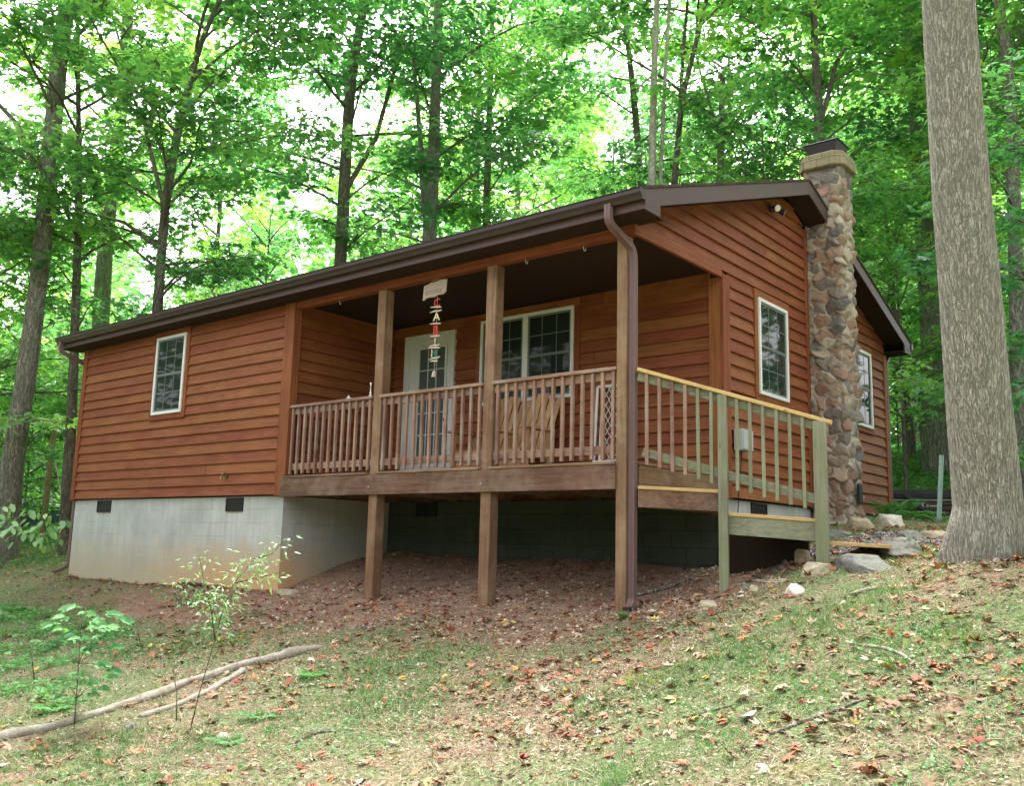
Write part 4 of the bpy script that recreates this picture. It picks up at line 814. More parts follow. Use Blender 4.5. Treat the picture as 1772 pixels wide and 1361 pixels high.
# the wood behind: young trees and canopy trees, each one a tree of its own
def hidden_house(x, y): return -1.5 < x < 14.5 and -2 < y < 10.2
WORDS = {'U1': ('young maple', 'mid green leaves'), 'U2': ('tall young maple', 'bright lime leaves'), 'U3': ('low young tree', 'deep green leaves'), 'U4': ('bushy sapling', 'green leaves down to the ground'),
         'C1': ('tall canopy tree', 'grey trunk'), 'C2': ('tall canopy tree', 'dark trunk'), 'C3': ('tall canopy tree', 'pale green crown')}
R = np.random.default_rng(404)
def where(px):
    return 'left of the cabin' if px < 110 else 'behind the left half of the roof' if px < 700 else 'behind the right half of the roof' if px < 1380 else 'right of the chimney' if px < 1600 else 'at the right edge'
FIELD = []
for row, (D, step, keys, jit) in enumerate(((20, 210, 'U1 U2 U3 U1', 2), (25, 190, 'U2 U1 U1 U3', 2), (31, 220, 'C2 U2 C1 U1', 3), (38, 210, 'C1 U2 C3', 3), (47, 170, 'U2 U1 C3 U2', 4), (56, 150, 'U2 C3 U1', 4))):
    px = -120+R.uniform(0, 60); keys = keys.split(); i = row
    while px < 1900:
        FIELD.append((px+R.uniform(-35, 35), D+R.uniform(-jit, jit), keys[i % len(keys)], row)); px += step*R.uniform(.8, 1.2); i += 1
seen = {}
for px, D, key, row in FIELD:
    if row == 0 and 60 < px < 560 and R.random() < .4: continue
    if row < 2 and 1040 < px < 1290: D = max(D, 27)
    if px < 330 and row > 1 and key[0] == 'C': continue
    if row > 1 and 420 < px < 640 and R.random() < .6: continue
    p = atd(px, 900, D); x, y = p[0], p[1]
    if hidden_house(x, y): continue
    k = WORDS[key]; lab = f"{k[0]}, {k[1]}, {['nearest', 'second', 'third', 'fourth', 'fifth', 'farthest'][row]} rank, {where(px)}"; lab = ' '.join(lab.split()[:16])
    put_tree(key, x, y, R.uniform(.85, 1.15), R.uniform(0, 6.28), lab, 'trees of the wood: '+lab)
# bushy low growth at the wood's edge, left and right
for (px, D, key, s_) in ((40, 26, 'U4', 1.2), (-30, 23, 'U4', 1.3), (90, 30, 'U4', 1.5), (150, 33, 'U4', 1.6), (1560, 29, 'U4', 1.2), (1600, 33, 'U4', 1.5), (1675, 30, 'U4', 1.3), (1545, 36, 'U3', 1.), (1740, 30, 'U4', 1.3), (1800, 24, 'U4', 1.4), (-90, 30, 'U3', 1.1), (100, 42, 'U3', 1.2), (20, 38, 'U3', 1.1)):
    p = atd(px, 900, D); lab = f"{WORDS[key][0]} at the wood's edge {where(px)}"; put_tree(key, p[0], p[1], s_, R.uniform(0, 6.28), lab, 'edge of the wood: '+lab)
# far-off mass of leaves that closes the view between the trunks
n = 150000; az = YAW+R.uniform(-.62, .62, n); rr = R.uniform(58, 95, n); X_ = CAM[0]+np.sin(az)*rr; Y_ = CAM[1]+np.cos(az)*rr
cl = (np.sin(az*37)+np.sin(az*91+1)+np.sin(az*53+4))*1.3; Zg = ground(X_, Y_); Zt = Zg+R.random(n)**1.15*(22+cl*2.2-7*(az < YAW-.30))
up = np.stack([R.normal(0, .5, n), R.normal(0, .5, n), np.ones(n)], 1); dr = R.normal(0, 1, (n, 3)); dr[:, 2] *= .3
tag(mesh_obj('distant_woods', leaves_mesh('distant_woods', np.stack([X_, Y_, Zt], 1), dr, up, R.uniform(.4, .8, n), T_OVAL, M_['leaf_mid'], np.clip(R.normal(.4, .25, n), 0, 1))), kind='stuff')
# the wood goes on all round the clearing, also behind the camera
n = 90000; az = YAW+math.pi+R.uniform(-2.35, 2.35, n); rr = R.uniform(26, 44, n); X_ = CAM[0]+np.sin(az)*rr; Y_ = CAM[1]+np.cos(az)*rr
cl = (np.sin(az*17)+np.sin(az*41+1)+np.sin(az*29+4))*1.6; Zt = np.clip(ground(X_, Y_), -6, 3)+R.random(n)**.9*(14+cl)
up = np.stack([R.normal(0, .5, n), R.normal(0, .5, n), np.ones(n)], 1); dr = R.normal(0, 1, (n, 3)); dr[:, 2] *= .3
tag(mesh_obj('surrounding_woods', leaves_mesh('surrounding_woods', np.stack([X_, Y_, Zt], 1), dr, up, R.uniform(.35, .7, n), T_OVAL, M_['leaf_far'], np.clip(R.normal(.4, .25, n), 0, 1))), kind='stuff')
# ------------------------------------------------------------------ ground cover
R = np.random.default_rng(77)
def scatter(n, x0=-8, x1=21, y0=-8, y1=9, near=4.5, pw=1.5, soil_keep=1., cond=None):
    out = []; tot = 0
    while tot < n:
        x = R.uniform(x0, x1, 200000); y = R.uniform(y0, y1, 200000); dx, dy = x-CAM[0], y-CAM[1]; d = np.hypot(dx, dy)
        az = np.arctan2(dx, dy)-YAW; ok = (np.abs(az) < .62) & (d > 1.6) & (R.random(200000) < np.minimum(1, (near/d)**pw))
        ok &= ~((x > 0) & (x < W1) & (y > -.0)) & ~((x >= W1-.1) & (x < L+.05) & (y > P-.02))
        ok &= (y < 9)
        if soil_keep < 1: ok &= R.random(200000) < 1-(1-soil_keep)*soil_mask(x, y)
        if cond is not None: ok &= cond(x, y)
        out.append(np.stack([x[ok], y[ok]], 1)); tot += ok.sum()
    return np.concatenate(out)[:n]
def patch(x, y, f=1., s_=0.):
    return (np.sin(x*1.9*f+s_)+np.sin(y*2.3*f+1.3*np.sin(x*f*1.2+s_))+.8*np.sin(x*4.3*f-y*3.1*f+s_)+.6*np.sin(x*8.3*f+y*7.7*f+2*s_)+.4*np.sin(x*17*f-y*13*f))/3.8
def stuff(name, me): return tag(mesh_obj(name, me), kind='stuff')
# green blades
p = scatter(46000, soil_keep=.02, cond=lambda x, y: R.random(len(x)) < np.clip(.26+.10*np.clip(x-12, -2, 2)/2+1.8*patch(x, y), .05, 1))
tl = R.normal(0, .5, (len(p), 3)); ts = R.uniform(.6, 1.25, len(p)); tc = R.normal(0, .12, len(p)); tl, ts, tc = [np.repeat(q, 5, 0) for q in (tl, ts, tc)]
p = np.repeat(p, 5, 0)+R.normal(0, .016, (len(p)*5, 2))
n = len(p); z = ground(p[:, 0], p[:, 1]); b = np.stack([p[:, 0], p[:, 1], z-.004], 1)
dr = R.normal(0, .8, (n, 3))+tl; dr[:, 2] = R.uniform(.25, 1.6, n); up = R.normal(0, 1, (n, 3)); ln = ts*R.uniform(.018, .06, n)*(.8+.5*np.clip(patch(p[:, 0], p[:, 1]), 0, 1))
T_BLADE = (np.array([[-.045, 0, 0], [.045, 0, 0], [.03, .55, .05], [0, 1, .22], [-.03, .55, .05]]), np.array([[0, 1, 2, 4], [4, 2, 3, 3]]))
T_BL = (np.array([[-.05, 0, 0], [.05, 0, 0], [.012, 1, .2], [-.012, 1, .2]]), np.array([[0, 1, 2, 3]]))
M_['blade'] = leafmat('lawn_grass_blades', [(0, (.045, .13, .035)), (.4, (.09, .235, .06)), (.75, (.17, .35, .12)), (1, (.42, .42, .27))], .3, .04)
stuff('grass', leaves_mesh('grass', b, dr, up, ln, T_BL, M_['blade'], np.clip(R.normal(.45, .2, n)+tc+.15*patch(p[:, 0], p[:, 1], .7, 2), 0, 1)))
# straw: dry grass and twiglets lying flat
p = scatter(170000, soil_keep=.16); n = len(p); z = ground(p[:, 0], p[:, 1])
dr = R.normal(0, 1, (n, 3)); dr[:, 2] = R.normal(.05, .22, n); up = np.stack([R.normal(0, .3, n), R.normal(0, .3, n), np.ones(n)], 1)
M_['straw'] = leafmat('dry_grass_straw', [(0, (.13, .08, .05)), (.3, (.25, .17, .115)), (.65, (.38, .295, .21)), (1, (.57, .48, .38))], .12, .03)
stuff('dry_grass', leaves_mesh('dry_grass', np.stack([p[:, 0], p[:, 1], z+R.uniform(.001, .016, n)], 1), dr, up, R.uniform(.02, .085, n), (T_BL[0]*[.55, 1, 1], T_BL[1]), M_['straw'], R.random(n)))
# crumbs of dead leaves, dense on the clay
p = np.concatenate([scatter(88000), scatter(26000, 5.5, 13.5, -3.2, 2.2)]); n = len(p); z = ground(p[:, 0], p[:, 1])
M_['crumb'] = leafmat('leaf_crumbs', [(0, (.15, .085, .055)), (.3, (.24, .145, .10)), (.55, (.34, .21, .15)), (.8, (.45, .34, .25)), (1, (.66, .58, .47))], .05, .03)
dr = R.normal(0, 1, (n, 3)); dr[:, 2] = R.normal(0, .25, n); up = np.stack([R.normal(0, .4, n), R.normal(0, .4, n), np.ones(n)], 1)
stuff('leaf_crumbs', leaves_mesh('leaf_crumbs', np.stack([p[:, 0], p[:, 1], z+R.uniform(.0, .01, n)], 1), dr, up, R.uniform(.008, .032, n), (T_LANCE[0]*[2.2, 1, 1], T_LANCE[1]), M_['crumb'], R.random(n)))
# fallen leaves
p = np.concatenate([scatter(4800, cond=lambda x, y: R.random(len(x)) < np.clip(.25-1.6*patch(x, y, 1.3, 5), .04, 1)), np.stack([R.uniform(.1, 6.1, 230), -np.abs(R.normal(.03, .09, 230))], 1), scatter(700, 13., 17., -3., 3.), scatter(1300, 13., 16.2, .6, 4.5), scatter(1000, 5.5, 13., -2.6, .6), scatter(500, -6, 0, -2, 5)]); n = len(p); z = ground(p[:, 0], p[:, 1])
s = NT('fallen_leaves')
c = s.ramp(s.attr(), [(0, (.30, .07, .04)), (.14, (.42, .12, .055)), (.30, (.50, .19, .10)), (.42, (.30, .17, .11)), (.55, (.34, .22, .14)), (.68, (.45, .20, .07)), (.78, (.52, .40, .28)), (.90, (.62, .35, .07)), (.955, (.70, .58, .18)), (.98, (.75, .72, .6))], 'CONSTANT')
c = s.mix(s.ramp(s.noise(s.obj(False), 60, 3), [(.4, 0.), (.7, .4)]), c, (.12, .06, .04))
df = s.n('ShaderNodeBsdfPrincipled', {'Base Color': c, 'Roughness': .6, 'Specular IOR Level': .3}); o = s.n('ShaderNodeOutputMaterial', {0: df.outputs[0]}); M_['fallen'] = s.mat
T_CURL = (T_MAPLE[0]*[1.05, 1, 3.2], T_MAPLE[1])
dr = R.normal(0, 1, (n, 3)); dr[:, 2] = R.normal(.05, .22, n); up = np.stack([R.normal(0, .33, n), R.normal(0, .33, n), np.where(R.random(n) < .75, 1., -1.)], 1)
sz = R.uniform(.03, .085, n); stuff('leaf_litter', leaves_mesh('leaf_litter', np.stack([p[:, 0], p[:, 1], z+.008+sz*.12], 1), dr, up, sz, T_CURL, M_['fallen'], R.random(n)**1.1))
M_['paleleaf1'] = plain('yellow_cream_leaf', (.74, .66, .30), .6, .2, 0, .25, 30); M_['paleleaf2'] = plain('whitish_leaf', (.78, .76, .68), .6, .2, 0, .12, 30)
for (px, py, sz_, lab, rr_, seed_) in ((1292, 1216, .115, 'large yellow and cream fallen leaf in the right foreground grass', .965, 1), (1303, 1254, .125, 'large whitish fallen leaf below the yellow one in the foreground grass', .99, 2)):
    q = on_ground(px, py); Rl = np.random.default_rng(seed_); dd = np.array([[CR[0]*.3-CF[0], CR[1]*.3-CF[1], .15]]); me = leaves_mesh('fallen_leaf', np.array([[0, 0, .05]]), -dd, np.array([[-CF[0]*.9, -CF[1]*.9, 1.]]), np.array([sz_]), (T_OVAL[0]*[1.5, 1, 1.4], T_OVAL[1]), M_['paleleaf'+str(seed_)], np.array([rr_]))
    o = mesh_obj('fallen_leaf', me); o.location = q+np.array([0, 0, .0]); tag(o, lab, 'leaf')
# clover and small weeds
p = scatter(20000, soil_keep=.03, cond=lambda x, y: R.random(len(x)) < np.clip(patch(x, y, .8, 3)*1.2+.05+.7*(x < 9)*(y < 0), .02, 1)); n = len(p); z = ground(p[:, 0], p[:, 1])
dr = R.normal(0, 1, (n, 3)); dr[:, 2] = R.uniform(0, .6, n); up = np.stack([R.normal(0, .4, n), R.normal(0, .4, n), np.ones(n)], 1)
stuff('weeds', leaves_mesh('weeds', np.stack([p[:, 0], p[:, 1], z+R.uniform(.005, .035, n)], 1), dr, up, R.uniform(.012, .036, n), T_OVAL, M_['leaf_plant'], np.clip(R.normal(.4, .25, n), 0, 1)))
# lusher cover at the left, along the wood's edge and behind the cabin
def cover(name, n, x0, x1, y0, y1, hi, s0, s1, mat, tm=T_OVAL, f=None):
    x = R.uniform(x0, x1, n*3); y = R.uniform(y0, y1, n*3); ok = ~((x > -.1) & (x < L+.2) & (y > -.05) & (y < D_+.1))
    if f is not None: ok &= f(x, y)
    x, y = x[ok][:n], y[ok][:n]; m = len(x); z = ground(x, y); h = hi*(.35+.65*np.clip(patch(x, y, .9, 1)+.5, 0, 1))
    dr = R.normal(0, 1, (m, 3)); dr[:, 2] = R.normal(.1, .3, m); up = np.stack([R.normal(0, .45, m), R.normal(0, .45, m), np.ones(m)], 1)
    stuff(name, leaves_mesh(name, np.stack([x, y, z+R.random(m)*h], 1), dr, up, R.uniform(s0, s1, m), tm, M_[mat], np.clip(R.normal(.42, .22, m), 0, 1)))
cover('ground_cover', 26000, -14, -.3, -1.5, 14, .26, .03, .09, 'leaf_plant', f=lambda x, y: patch(x, y, .7, 4)+.06*(y)-.05*(x+3) > -.1)
cover('ground_cover', 9000, -1, 9.5, -4.2, -1.9, .12, .025, .06, 'fern', f=lambda x, y: (patch(x, y, 1.1, 2) > .05) & (x+1.4*y < 3.3))
cover('ground_cover', 80000, 3, 30, 11.3, 34, .24, .06, .15, 'leaf_plant')
cover('ground_cover', 12000, 15.6, 26, -1, 11.3, .05, .02, .06, 'blade')
cover('ground_cover', 2600, 11.9, 16, 4.4, 9.5, .10, .02, .06, 'leaf_pale', f=lambda x, y: (y > 5.5) | (x < 12.9))
# gravel path
def gravel():
    x = R.uniform(12.9, 17.5, 14000); y = R.uniform(.9, 5.2, 14000); c = 2.6+.25*(x-14.5); ok = (np.abs(y-c) < 1.0+.3*np.sin(x*3)) & (R.random(14000) < .85); x, y = x[ok], y[ok]; n = len(x)
    z = ground(x, y); V, F = [], []
    base = np.array([[1,0,0],[0,1,0],[-1,0,0],[0,-1,0],[0,0,1],[0,0,-1]], float); fc = np.array([[0,1,4],[1,2,4],[2,3,4],[3,0,4],[1,0,5],[2,1,5],[3,2,5],[0,3,5]])
    s_ = R.uniform(.012, .028, n); a = R.uniform(0, 6.28, n); V = base[None]*s_[:, None, None]*R.uniform(.6, 1.3, (n, 1, 3))*[1, 1, .6]
    V = np.stack([V[..., 0]*np.cos(a)[:, None]-V[..., 1]*np.sin(a)[:, None]+x[:, None], V[..., 0]*np.sin(a)[:, None]+V[..., 1]*np.cos(a)[:, None]+y[:, None], V[..., 2]+z[:, None]+.008], -1)
    F = (fc[None]+(np.arange(n)*6)[:, None, None]).reshape(-1, 3)
    s = NT('blue_grey_gravel'); M_['gravel'] = s.out(s.ramp(s.attr(), [(0, (.10, .11, .15)), (.5, (.22, .24, .30)), (1, (.42, .44, .50))]), .8)
    stuff('gravel', np_mesh('gravel', V.reshape(-1, 3), F, M_['gravel'], rnd=np.repeat(R.random(n), 8)))
gravel()
# pebbles on the clay
def pebbles():
    p = scatter(2600, 6, 13.6, -2.2, 2.2); p = p[soil_mask(p[:, 0], p[:, 1]) > .2]; n = len(p); z = ground(p[:, 0], p[:, 1])
    base = np.array([[1,0,0],[.7,.7,0],[0,1,0],[-.7,.7,0],[-1,0,0],[-.7,-.7,0],[0,-1,0],[.7,-.7,0],[0,0,.8]], float); fc = np.array([[i, (i+1) % 8, 8] for i in range(8)])
    s_ = R.uniform(.008, .03, n); V = base[None]*s_[:, None, None]*R.uniform(.6, 1.3, (n, 1, 3)); V = V+np.stack([p[:, 0], p[:, 1], z], 1)[:, None]
    s = NT('clay_pebbles'); M_['pebble'] = s.out(s.ramp(s.attr(), [(0, (.20, .13, .09)), (.6, (.38, .27, .19)), (1, (.60, .50, .40))]), .85)
    stuff('pebbles', np_mesh('pebbles', V.reshape(-1, 3), (fc[None]+(np.arange(n)*9)[:, None, None]).reshape(-1, 3), M_['pebble'], rnd=np.repeat(R.random(n), 8)))
pebbles()
# ------------------------------------------------------------------ rocks
def rock(px, py, D, sx, sy, sz, mat, label, rz=0., seed=1, planes=9, sink=.25, zoff=0.):
    if D is None: p = on_ground(px, py)
    else: p = atd(px, py, D); p[2] = gz(p[0], p[1])
    Rr = np.random.default_rng(seed); bm = bmesh.new(); bmesh.ops.create_icosphere(bm, subdivisions=5, radius=1)
    V = np.array([v.co[:] for v in bm.verts]); nm = Rr.normal(0, 1, (planes, 3)); nm /= np.linalg.norm(nm, axis=1, keepdims=True); ds = Rr.uniform(.55, .88, planes); nm[:, 2] = np.abs(nm[:, 2])*.8
    nm[0] = (0.05, .02, 1); ds[0] = .6; nm /= np.linalg.norm(nm, axis=1, keepdims=True)
    for q, d_ in zip(nm, ds): e = V@q-d_; V = V-np.clip(e, 0, None)[:, None]*q*.93
    f = np.array([mnoise.fractal(Vector(v*1.6)+Vector((seed*3.1, 0, 0)), .9, 2.1, 5) for v in V]); V *= (1+.11*f)[:, None]
    V0 = np.array([v.co[:] for v in bm.verts]); lo_ = V0[:, 2] < 0; k_ = np.where(lo_, 1/np.maximum(np.sqrt(1-np.minimum(V0[:, 2]**2, .9)), .45), 1.)*.98; V[:, 0] *= k_; V[:, 1] *= k_
    V *= [sx, sy, sz]; c, s_ = math.cos(rz), math.sin(rz); V = np.stack([V[:, 0]*c-V[:, 1]*s_, V[:, 0]*s_+V[:, 1]*c, V[:, 2]*1.25+sz*(.30-sink)*.8+zoff], 1)
    for v, co in zip(bm.verts, V): v.co = co
    me = bpy.data.meshes.new('rock'); bm.to_mesh(me); bm.free(); me.materials.append(M_[mat]); me.polygons.foreach_set('use_smooth', [True]*len(me.polygons)); me.update()
    o = mesh_obj('rock', me); o.location = p; return tag(o, label, 'rock')
rock(1412, 992, None, .27, .16, .11, 'rock_tan', 'flat tan rock lying at the foot of the last stair post', YAW+.1, 3)
rock(1388, 978, None, .075, .075, .075, 'rock_tan', 'small rounded tan stone on top of the flat rock by the last stair post', 0, 4, 3, zoff=.09)
rock(1374, 1024, None, .125, .09, .075, 'rock_pale', 'pale whitish rock between the two stair posts in the grass', YAW, 5)
rock(1226, 1050, None, .22, .10, .06, 'rock_tan', 'flat brown rock half sunk in front of the middle stair post', YAW-.1, 6)
rock(1207, 1036, None, .062, .06, .06, 'rock_orange', 'round orange brown stone beside the flat rock before the middle stair post', 0, 7, 3)
rock(1292, 1021, None, .055, .05, .06, 'rock_grey', 'small grey stone, left one of two beside the middle stair post', .4, 8)
rock(1306, 1024, None, .05, .045, .065, 'rock_tan', 'small upright brownish stone, right one of two beside the middle stair post', .1, 9)
rock(1348, 1008, None, .17, .08, .04, 'rock_tan', 'long low sandy stone in the ground behind the pale whitish rock', YAW+.3, 10)
rock(1492, 978, 8.35, .40, .20, .115, 'rock_grey', 'large flat grey slab rock nearest the last stair post', YAW+.15, 11, 14, sink=.3, zoff=.03)
rock(1556, 962, 8.9, .33, .2, .115, 'rock_grey', 'dark grey slab rock behind the large flat slab, at the end of the lowest step', YAW-.3, 12, 14, sink=.3, zoff=.05)
rock(1578, 944, 10.1, .20, .14, .12, 'rock_grey', 'rough dark rock bordering the gravel path behind the slabs', YAW, 13)
rock(1622, 938, 10.0, .26, .14, .10, 'rock_tan', 'grey tan edging rock between the path and the big tree', YAW+.1, 14)
rock(1492, 924, 12.0, .25, .18, .14, 'rock_tan', 'greyish rock against the foot of the chimney', YAW, 15)
rock(1546, 918, 12.2, .27, .2, .17, 'rock_pale', 'pale lichen covered rock right of the chimney foot', YAW, 16)
rock(1445, 925, 11.5, .3, .15, .08, 'rock_grey', 'low flat stone edging the gravel behind the last stair post', YAW, 17)
rock(500, 1028, None, .2, .12, .07, 'rock_tan', 'sandy flat stone at the foundation corner', .2, 18)
rock(1582, 1102, None, .055, .04, .025, 'rock_pale', 'white stone chip lying in the grass at the right', .2, 19)
rock(1095, 1040, None, .045, .035, .03, 'rock_pale', 'small pale stone beside the corner porch post', .2, 20)
rock(1425, 1240, None, .03, .025, .02, 'rock_pale', 'tiny pale stone in the foreground grass', .2, 21)
rock(225, 1262, None, .07, .05, .05, 'rock_grey', 'grey stone below the fallen pale branch', .2, 22)
rock(385, 1278, None, .055, .045, .045, 'rock_pale', 'pale stone in the leaf litter below the fallen branch', .2, 23)
rock(845, 1086, None, .06, .04, .03, 'rock_grey', 'dark stone in the clay below the second porch post', .2, 24)
# ------------------------------------------------------------------ fallen wood
def gpt(px, py, lift): q = on_ground(px, py); return q+np.array([0, 0, lift])
def fallen(name, pix, mat, label, cat, n=10, lift=.8, parent=None, rough=.10):
    pts = [on_ground(a, b) for a, b, w_ in pix]; D = [(p-CAM)@CF for p in pts]; rad = [w_*.44*d_/FPX for (a, b, w_), d_ in zip(pix, D)]
    d = np.concatenate([[0], np.cumsum([np.linalg.norm(b-a) for a, b in zip(pts, pts[1:])])]); m = max(8, int(d[-1]/.06)); t = np.linspace(0, d[-1], m)
    P3 = np.stack([np.interp(t, d, [p[i] for p in pts]) for i in range(3)], 1); r = np.interp(t, d, rad)
    P3[:, 2] = ground(P3[:, 0], P3[:, 1])+r*lift
    for _ in range(2): P3[1:-1] = (P3[:-2]+2*P3[1:-1]+P3[2:])/4
    RR = np.random.default_rng(len(label)); r = r*(1+rough*np.sin(t*9)+rough*RR.normal(0, .4, m))
    mb = MB(); mb.tube([tuple(q) for q in P3], list(r), n, .5)
    for i, v_ in enumerate(mb.v): k = min(i//n, m-1); mb.v[i] = tuple(np.array(v_)+RR.normal(0, .09, 3)*r[k])
    return mb, pts[0]
lg = thing('fallen_branch', tuple(on_ground(260, 1212)), 'long grey fallen branch lying across the slope at lower left, forked near its thick end', 'fallen branch')
mb, _ = fallen('', [(-40, 1292, 21), (60, 1272, 22), (115, 1257, 19), (180, 1237, 13), (200, 1230, 18), (255, 1212, 20), (330, 1182, 15), (400, 1163, 16), (470, 1145, 19), (530, 1130, 17), (556, 1124, 9)], 'bark_grey', 'a', '', 14, .5, rough=.14); mb.build('stem', M_['deadwood'], lg, smooth=True)
mb, _ = fallen('', [(242, 1246, 11), (300, 1228, 11), (345, 1208, 12), (380, 1188, 13), (420, 1168, 15)], 'bark_pale', 'b', '', 10, .5, rough=.14); mb.build('fork', M_['deadwood'], lg, smooth=True)
for pix, mat, lab in (([(1488, 1122, 4), (1530, 1126, 6), (1562, 1140, 6), (1590, 1162, 5), (1606, 1182, 3)], 'bark_pale', 'curved bleached stick lying in the grass at the right'),
        ([(1330, 1276, 5), (1400, 1250, 6), (1450, 1235, 6), (1502, 1214, 4)], 'bark_grey', 'straight stick lying in the foreground grass below the bleached stick'),
        ([(1098, 1036, 7), (1130, 1028, 8), (1165, 1018, 8), (1205, 998, 5)], 'bark_grey', 'dry root stick on the clay under the stairs'),
        ([(1470, 1032, 5), (1500, 1024, 6), (1520, 1020, 5)], 'bark_pale', 'short grey stick in the grass right of the pale rock'),
        ([(500, 1292, 4), (540, 1275, 5), (582, 1268, 3)], 'bark_grey', 'thin stick in the lower left foreground'),
        ([(1180, 1246, 3), (1220, 1236, 4), (1275, 1222, 3)], 'bark_dark', 'thin dark twig in the foreground grass'),
        ([(1285, 1008, 4), (1330, 1012, 5), (1350, 1010, 3)], 'bark_pale', 'short stick beside the stones at the middle stair post')):
    mb, q = fallen('', pix, mat, lab, '', 7, 1.0, rough=.15); o = mb.build('stick', M_[mat], None, smooth=True); tag(o, lab, 'stick')
mb, q = fallen('', [(190, 1000, 9), (250, 1008, 9), (300, 1012, 9), (350, 1016, 8)], '', 'p', '', 10, .7, rough=0); tag(mb.build('drain_pipe', M_['black'], None, smooth=True), 'black flexible drain pipe along the foot of the painted foundation', 'drain pipe')
# ------------------------------------------------------------------ plants
def leafset(name, parent, pos, dr, up, size, tm, mat, rn): return mesh_obj(name, leaves_mesh(name, np.array(pos)-np.array(parent.location), np.array(dr), np.array(up), np.array(size), tm, M_[mat], np.array(rn)), parent, world=False)
def sapling_whorls(base_px, D, stem_px, whorls, label, mat, lsz, nleaf=6, tm=(T_OVAL[0]*[.8, 1, 1.6], T_OVAL[1])):
    b = on_ground(*base_px) if D is None else atd(*base_px, D)
    if D is None: D = (b-CAM)@CF
    else: b[2] = gz(b[0], b[1])
    t = thing('sapling', tuple(b), label, 'sapling'); mb = MB()
    top = [atd(a, c, D) for a, c in stem_px]; path = [b]+top; mb.tube([tuple(q) for q in path], [.006]+[.004]*(len(path)-2)+[.002], 6)
    pos, dr, up, sz, rn = [], [], [], [], []
    for (a, c, k) in whorls:
        q = atd(a, c, D+R.uniform(-.18, .18)); near = min(path, key=lambda w_: np.linalg.norm(w_-q-np.array([0, 0, -.05]))); mb.tube([tuple(near), tuple((near+q)/2+np.array([0, 0, .02])), tuple(q)], [.0028, .002, .0015], 4)
        ax = q-near; ax[2] = 0; ax = ax/(np.linalg.norm(ax)+1e-6); az0 = math.atan2(ax[1], ax[0]); tn = R.uniform(.3, .9)
        for i in range(nleaf):
            an = az0+(i-(nleaf-1)/2)*(2.6/nleaf)*1.3; l_ = lsz*k*(1-.12*abs(i-(nleaf-1)/2)); pos.append(q); dr.append([math.cos(an), math.sin(an), R.uniform(-.35, .05)]); up.append([R.normal(0, .2)+.25*CR[0]*0+.8*(-CF[0]), R.normal(0, .2)+.8*(-CF[1]), 1]); sz.append(l_*R.uniform(.85, 1.1)); rn.append(np.clip(tn+R.normal(0, .08), 0, 1))
    mb.build('stem', M_['bark_dark'], t, smooth=True); leafset('foliage', t, pos, dr, up, sz, tm, mat, rn); return t
sapling_whorls((128, 1262), None, [(132, 1210), (136, 1150), (140, 1090), (145, 1055)], [(130, 1052, 1.), (150, 1060, .9), (92, 1082, 1.), (185, 1062, 1.1), (205, 1070, 1.1), (165, 1085, 1.1), (140, 1105, 1.1), (175, 1100, 1.), (108, 1090, .9), (95, 1122, .9), (120, 1145, 1.), (165, 1150, 1.1), (190, 1158, .9), (150, 1178, 1.), (122, 1190, .9), (110, 1205, .8), (170, 1192, .9), (140, 1130, .9), (115, 1068, .9), (160, 1075, 1.), (185, 1085, 1.), (128, 1098, 1.), (150, 1120, 1.), (105, 1112, .9), (190, 1120, .9), (135, 1165, .9), (182, 1172, .9), (112, 1175, .8), (155, 1200, .8), (138, 1215, .8)], 'tall leafy green sapling with whorled leaflets left of the fallen branch', 'leaf_plant', .135, 7)
sapling_whorls((60, 1180), None, [(55, 1140), (50, 1110)], [(30, 1100, .9), (60, 1110, 1.), (50, 1135, .9), (20, 1130, .9), (80, 1140, .8), (45, 1155, .9)], 'low dark leafy plant at the left edge below the foundation', 'fern', .085)
sapling_whorls((10, 1110), None, [(10, 1075)], [(5, 1062, 1.), (20, 1066, .8)], 'single low leafy sprig at the far left edge', 'leaf_plant', .09)
sapling_whorls((245, 1122), None, [(240, 1100), (236, 1088)], [(215, 1092, .6), (235, 1086, .6), (255, 1090, .6), (262, 1100, .6), (228, 1100, .6), (248, 1106, .6)], 'small pale green sprig between the sapling and the foundation', 'leaf_pale', .07, 5, T_LANCE)
sapling_whorls((372, 1258), None, [(370, 1245)], [(360, 1246, .7), (375, 1240, .8), (385, 1250, .7)], 'small broad leaved weed below the pale branch fork', 'leaf_plant', .06, 4)
def stemmed(base_px, stems, label, mat, lsz, dens, spread, tm=T_LANCE, D=None):
    b = on_ground(*base_px); D = (b-CAM)@CF if D is None else D; t = thing('shrub', tuple(b), label, 'shrub'); mb = MB(); pos, dr, up, sz, rn = [], [], [], [], []
    for st, leafy in stems:
        path = [atd(a, c, D) for a, c in st]; path[0] = b if abs(st[0][0]-base_px[0]) < 3 else path[0]
        mb.tube([tuple(q) for q in path], [.005*(1-.7*i/len(path)) for i in range(len(path))], 5)
        d = np.concatenate([[0], np.cumsum([np.linalg.norm(q-p_) for p_, q in zip(path, path[1:])])]); n_ = int(d[-1]*dens)
        for tt in R.uniform(leafy, 1.05, n_)*d[-1]:
            q = np.array([np.interp(tt, d, [p_[i] for p_ in path]) for i in range(3)]); o_ = R.normal(0, spread, 3); o_[2] *= .6; pos.append(q+o_); v_ = o_+R.normal(0, .03, 3); v_[2] -= .02
            dr.append(v_/np.linalg.norm(v_)); up.append([R.normal(0, .4)+.3, R.normal(0, .4)-.3, 1]); sz.append(lsz*R.uniform(.6, 1.3)); rn.append(np.clip(R.normal(.5, .25), 0, 1))
    mb.build('stem', M_['bark_dark'], t, smooth=True); leafset('foliage', t, pos, dr, up, sz, tm, mat, rn)
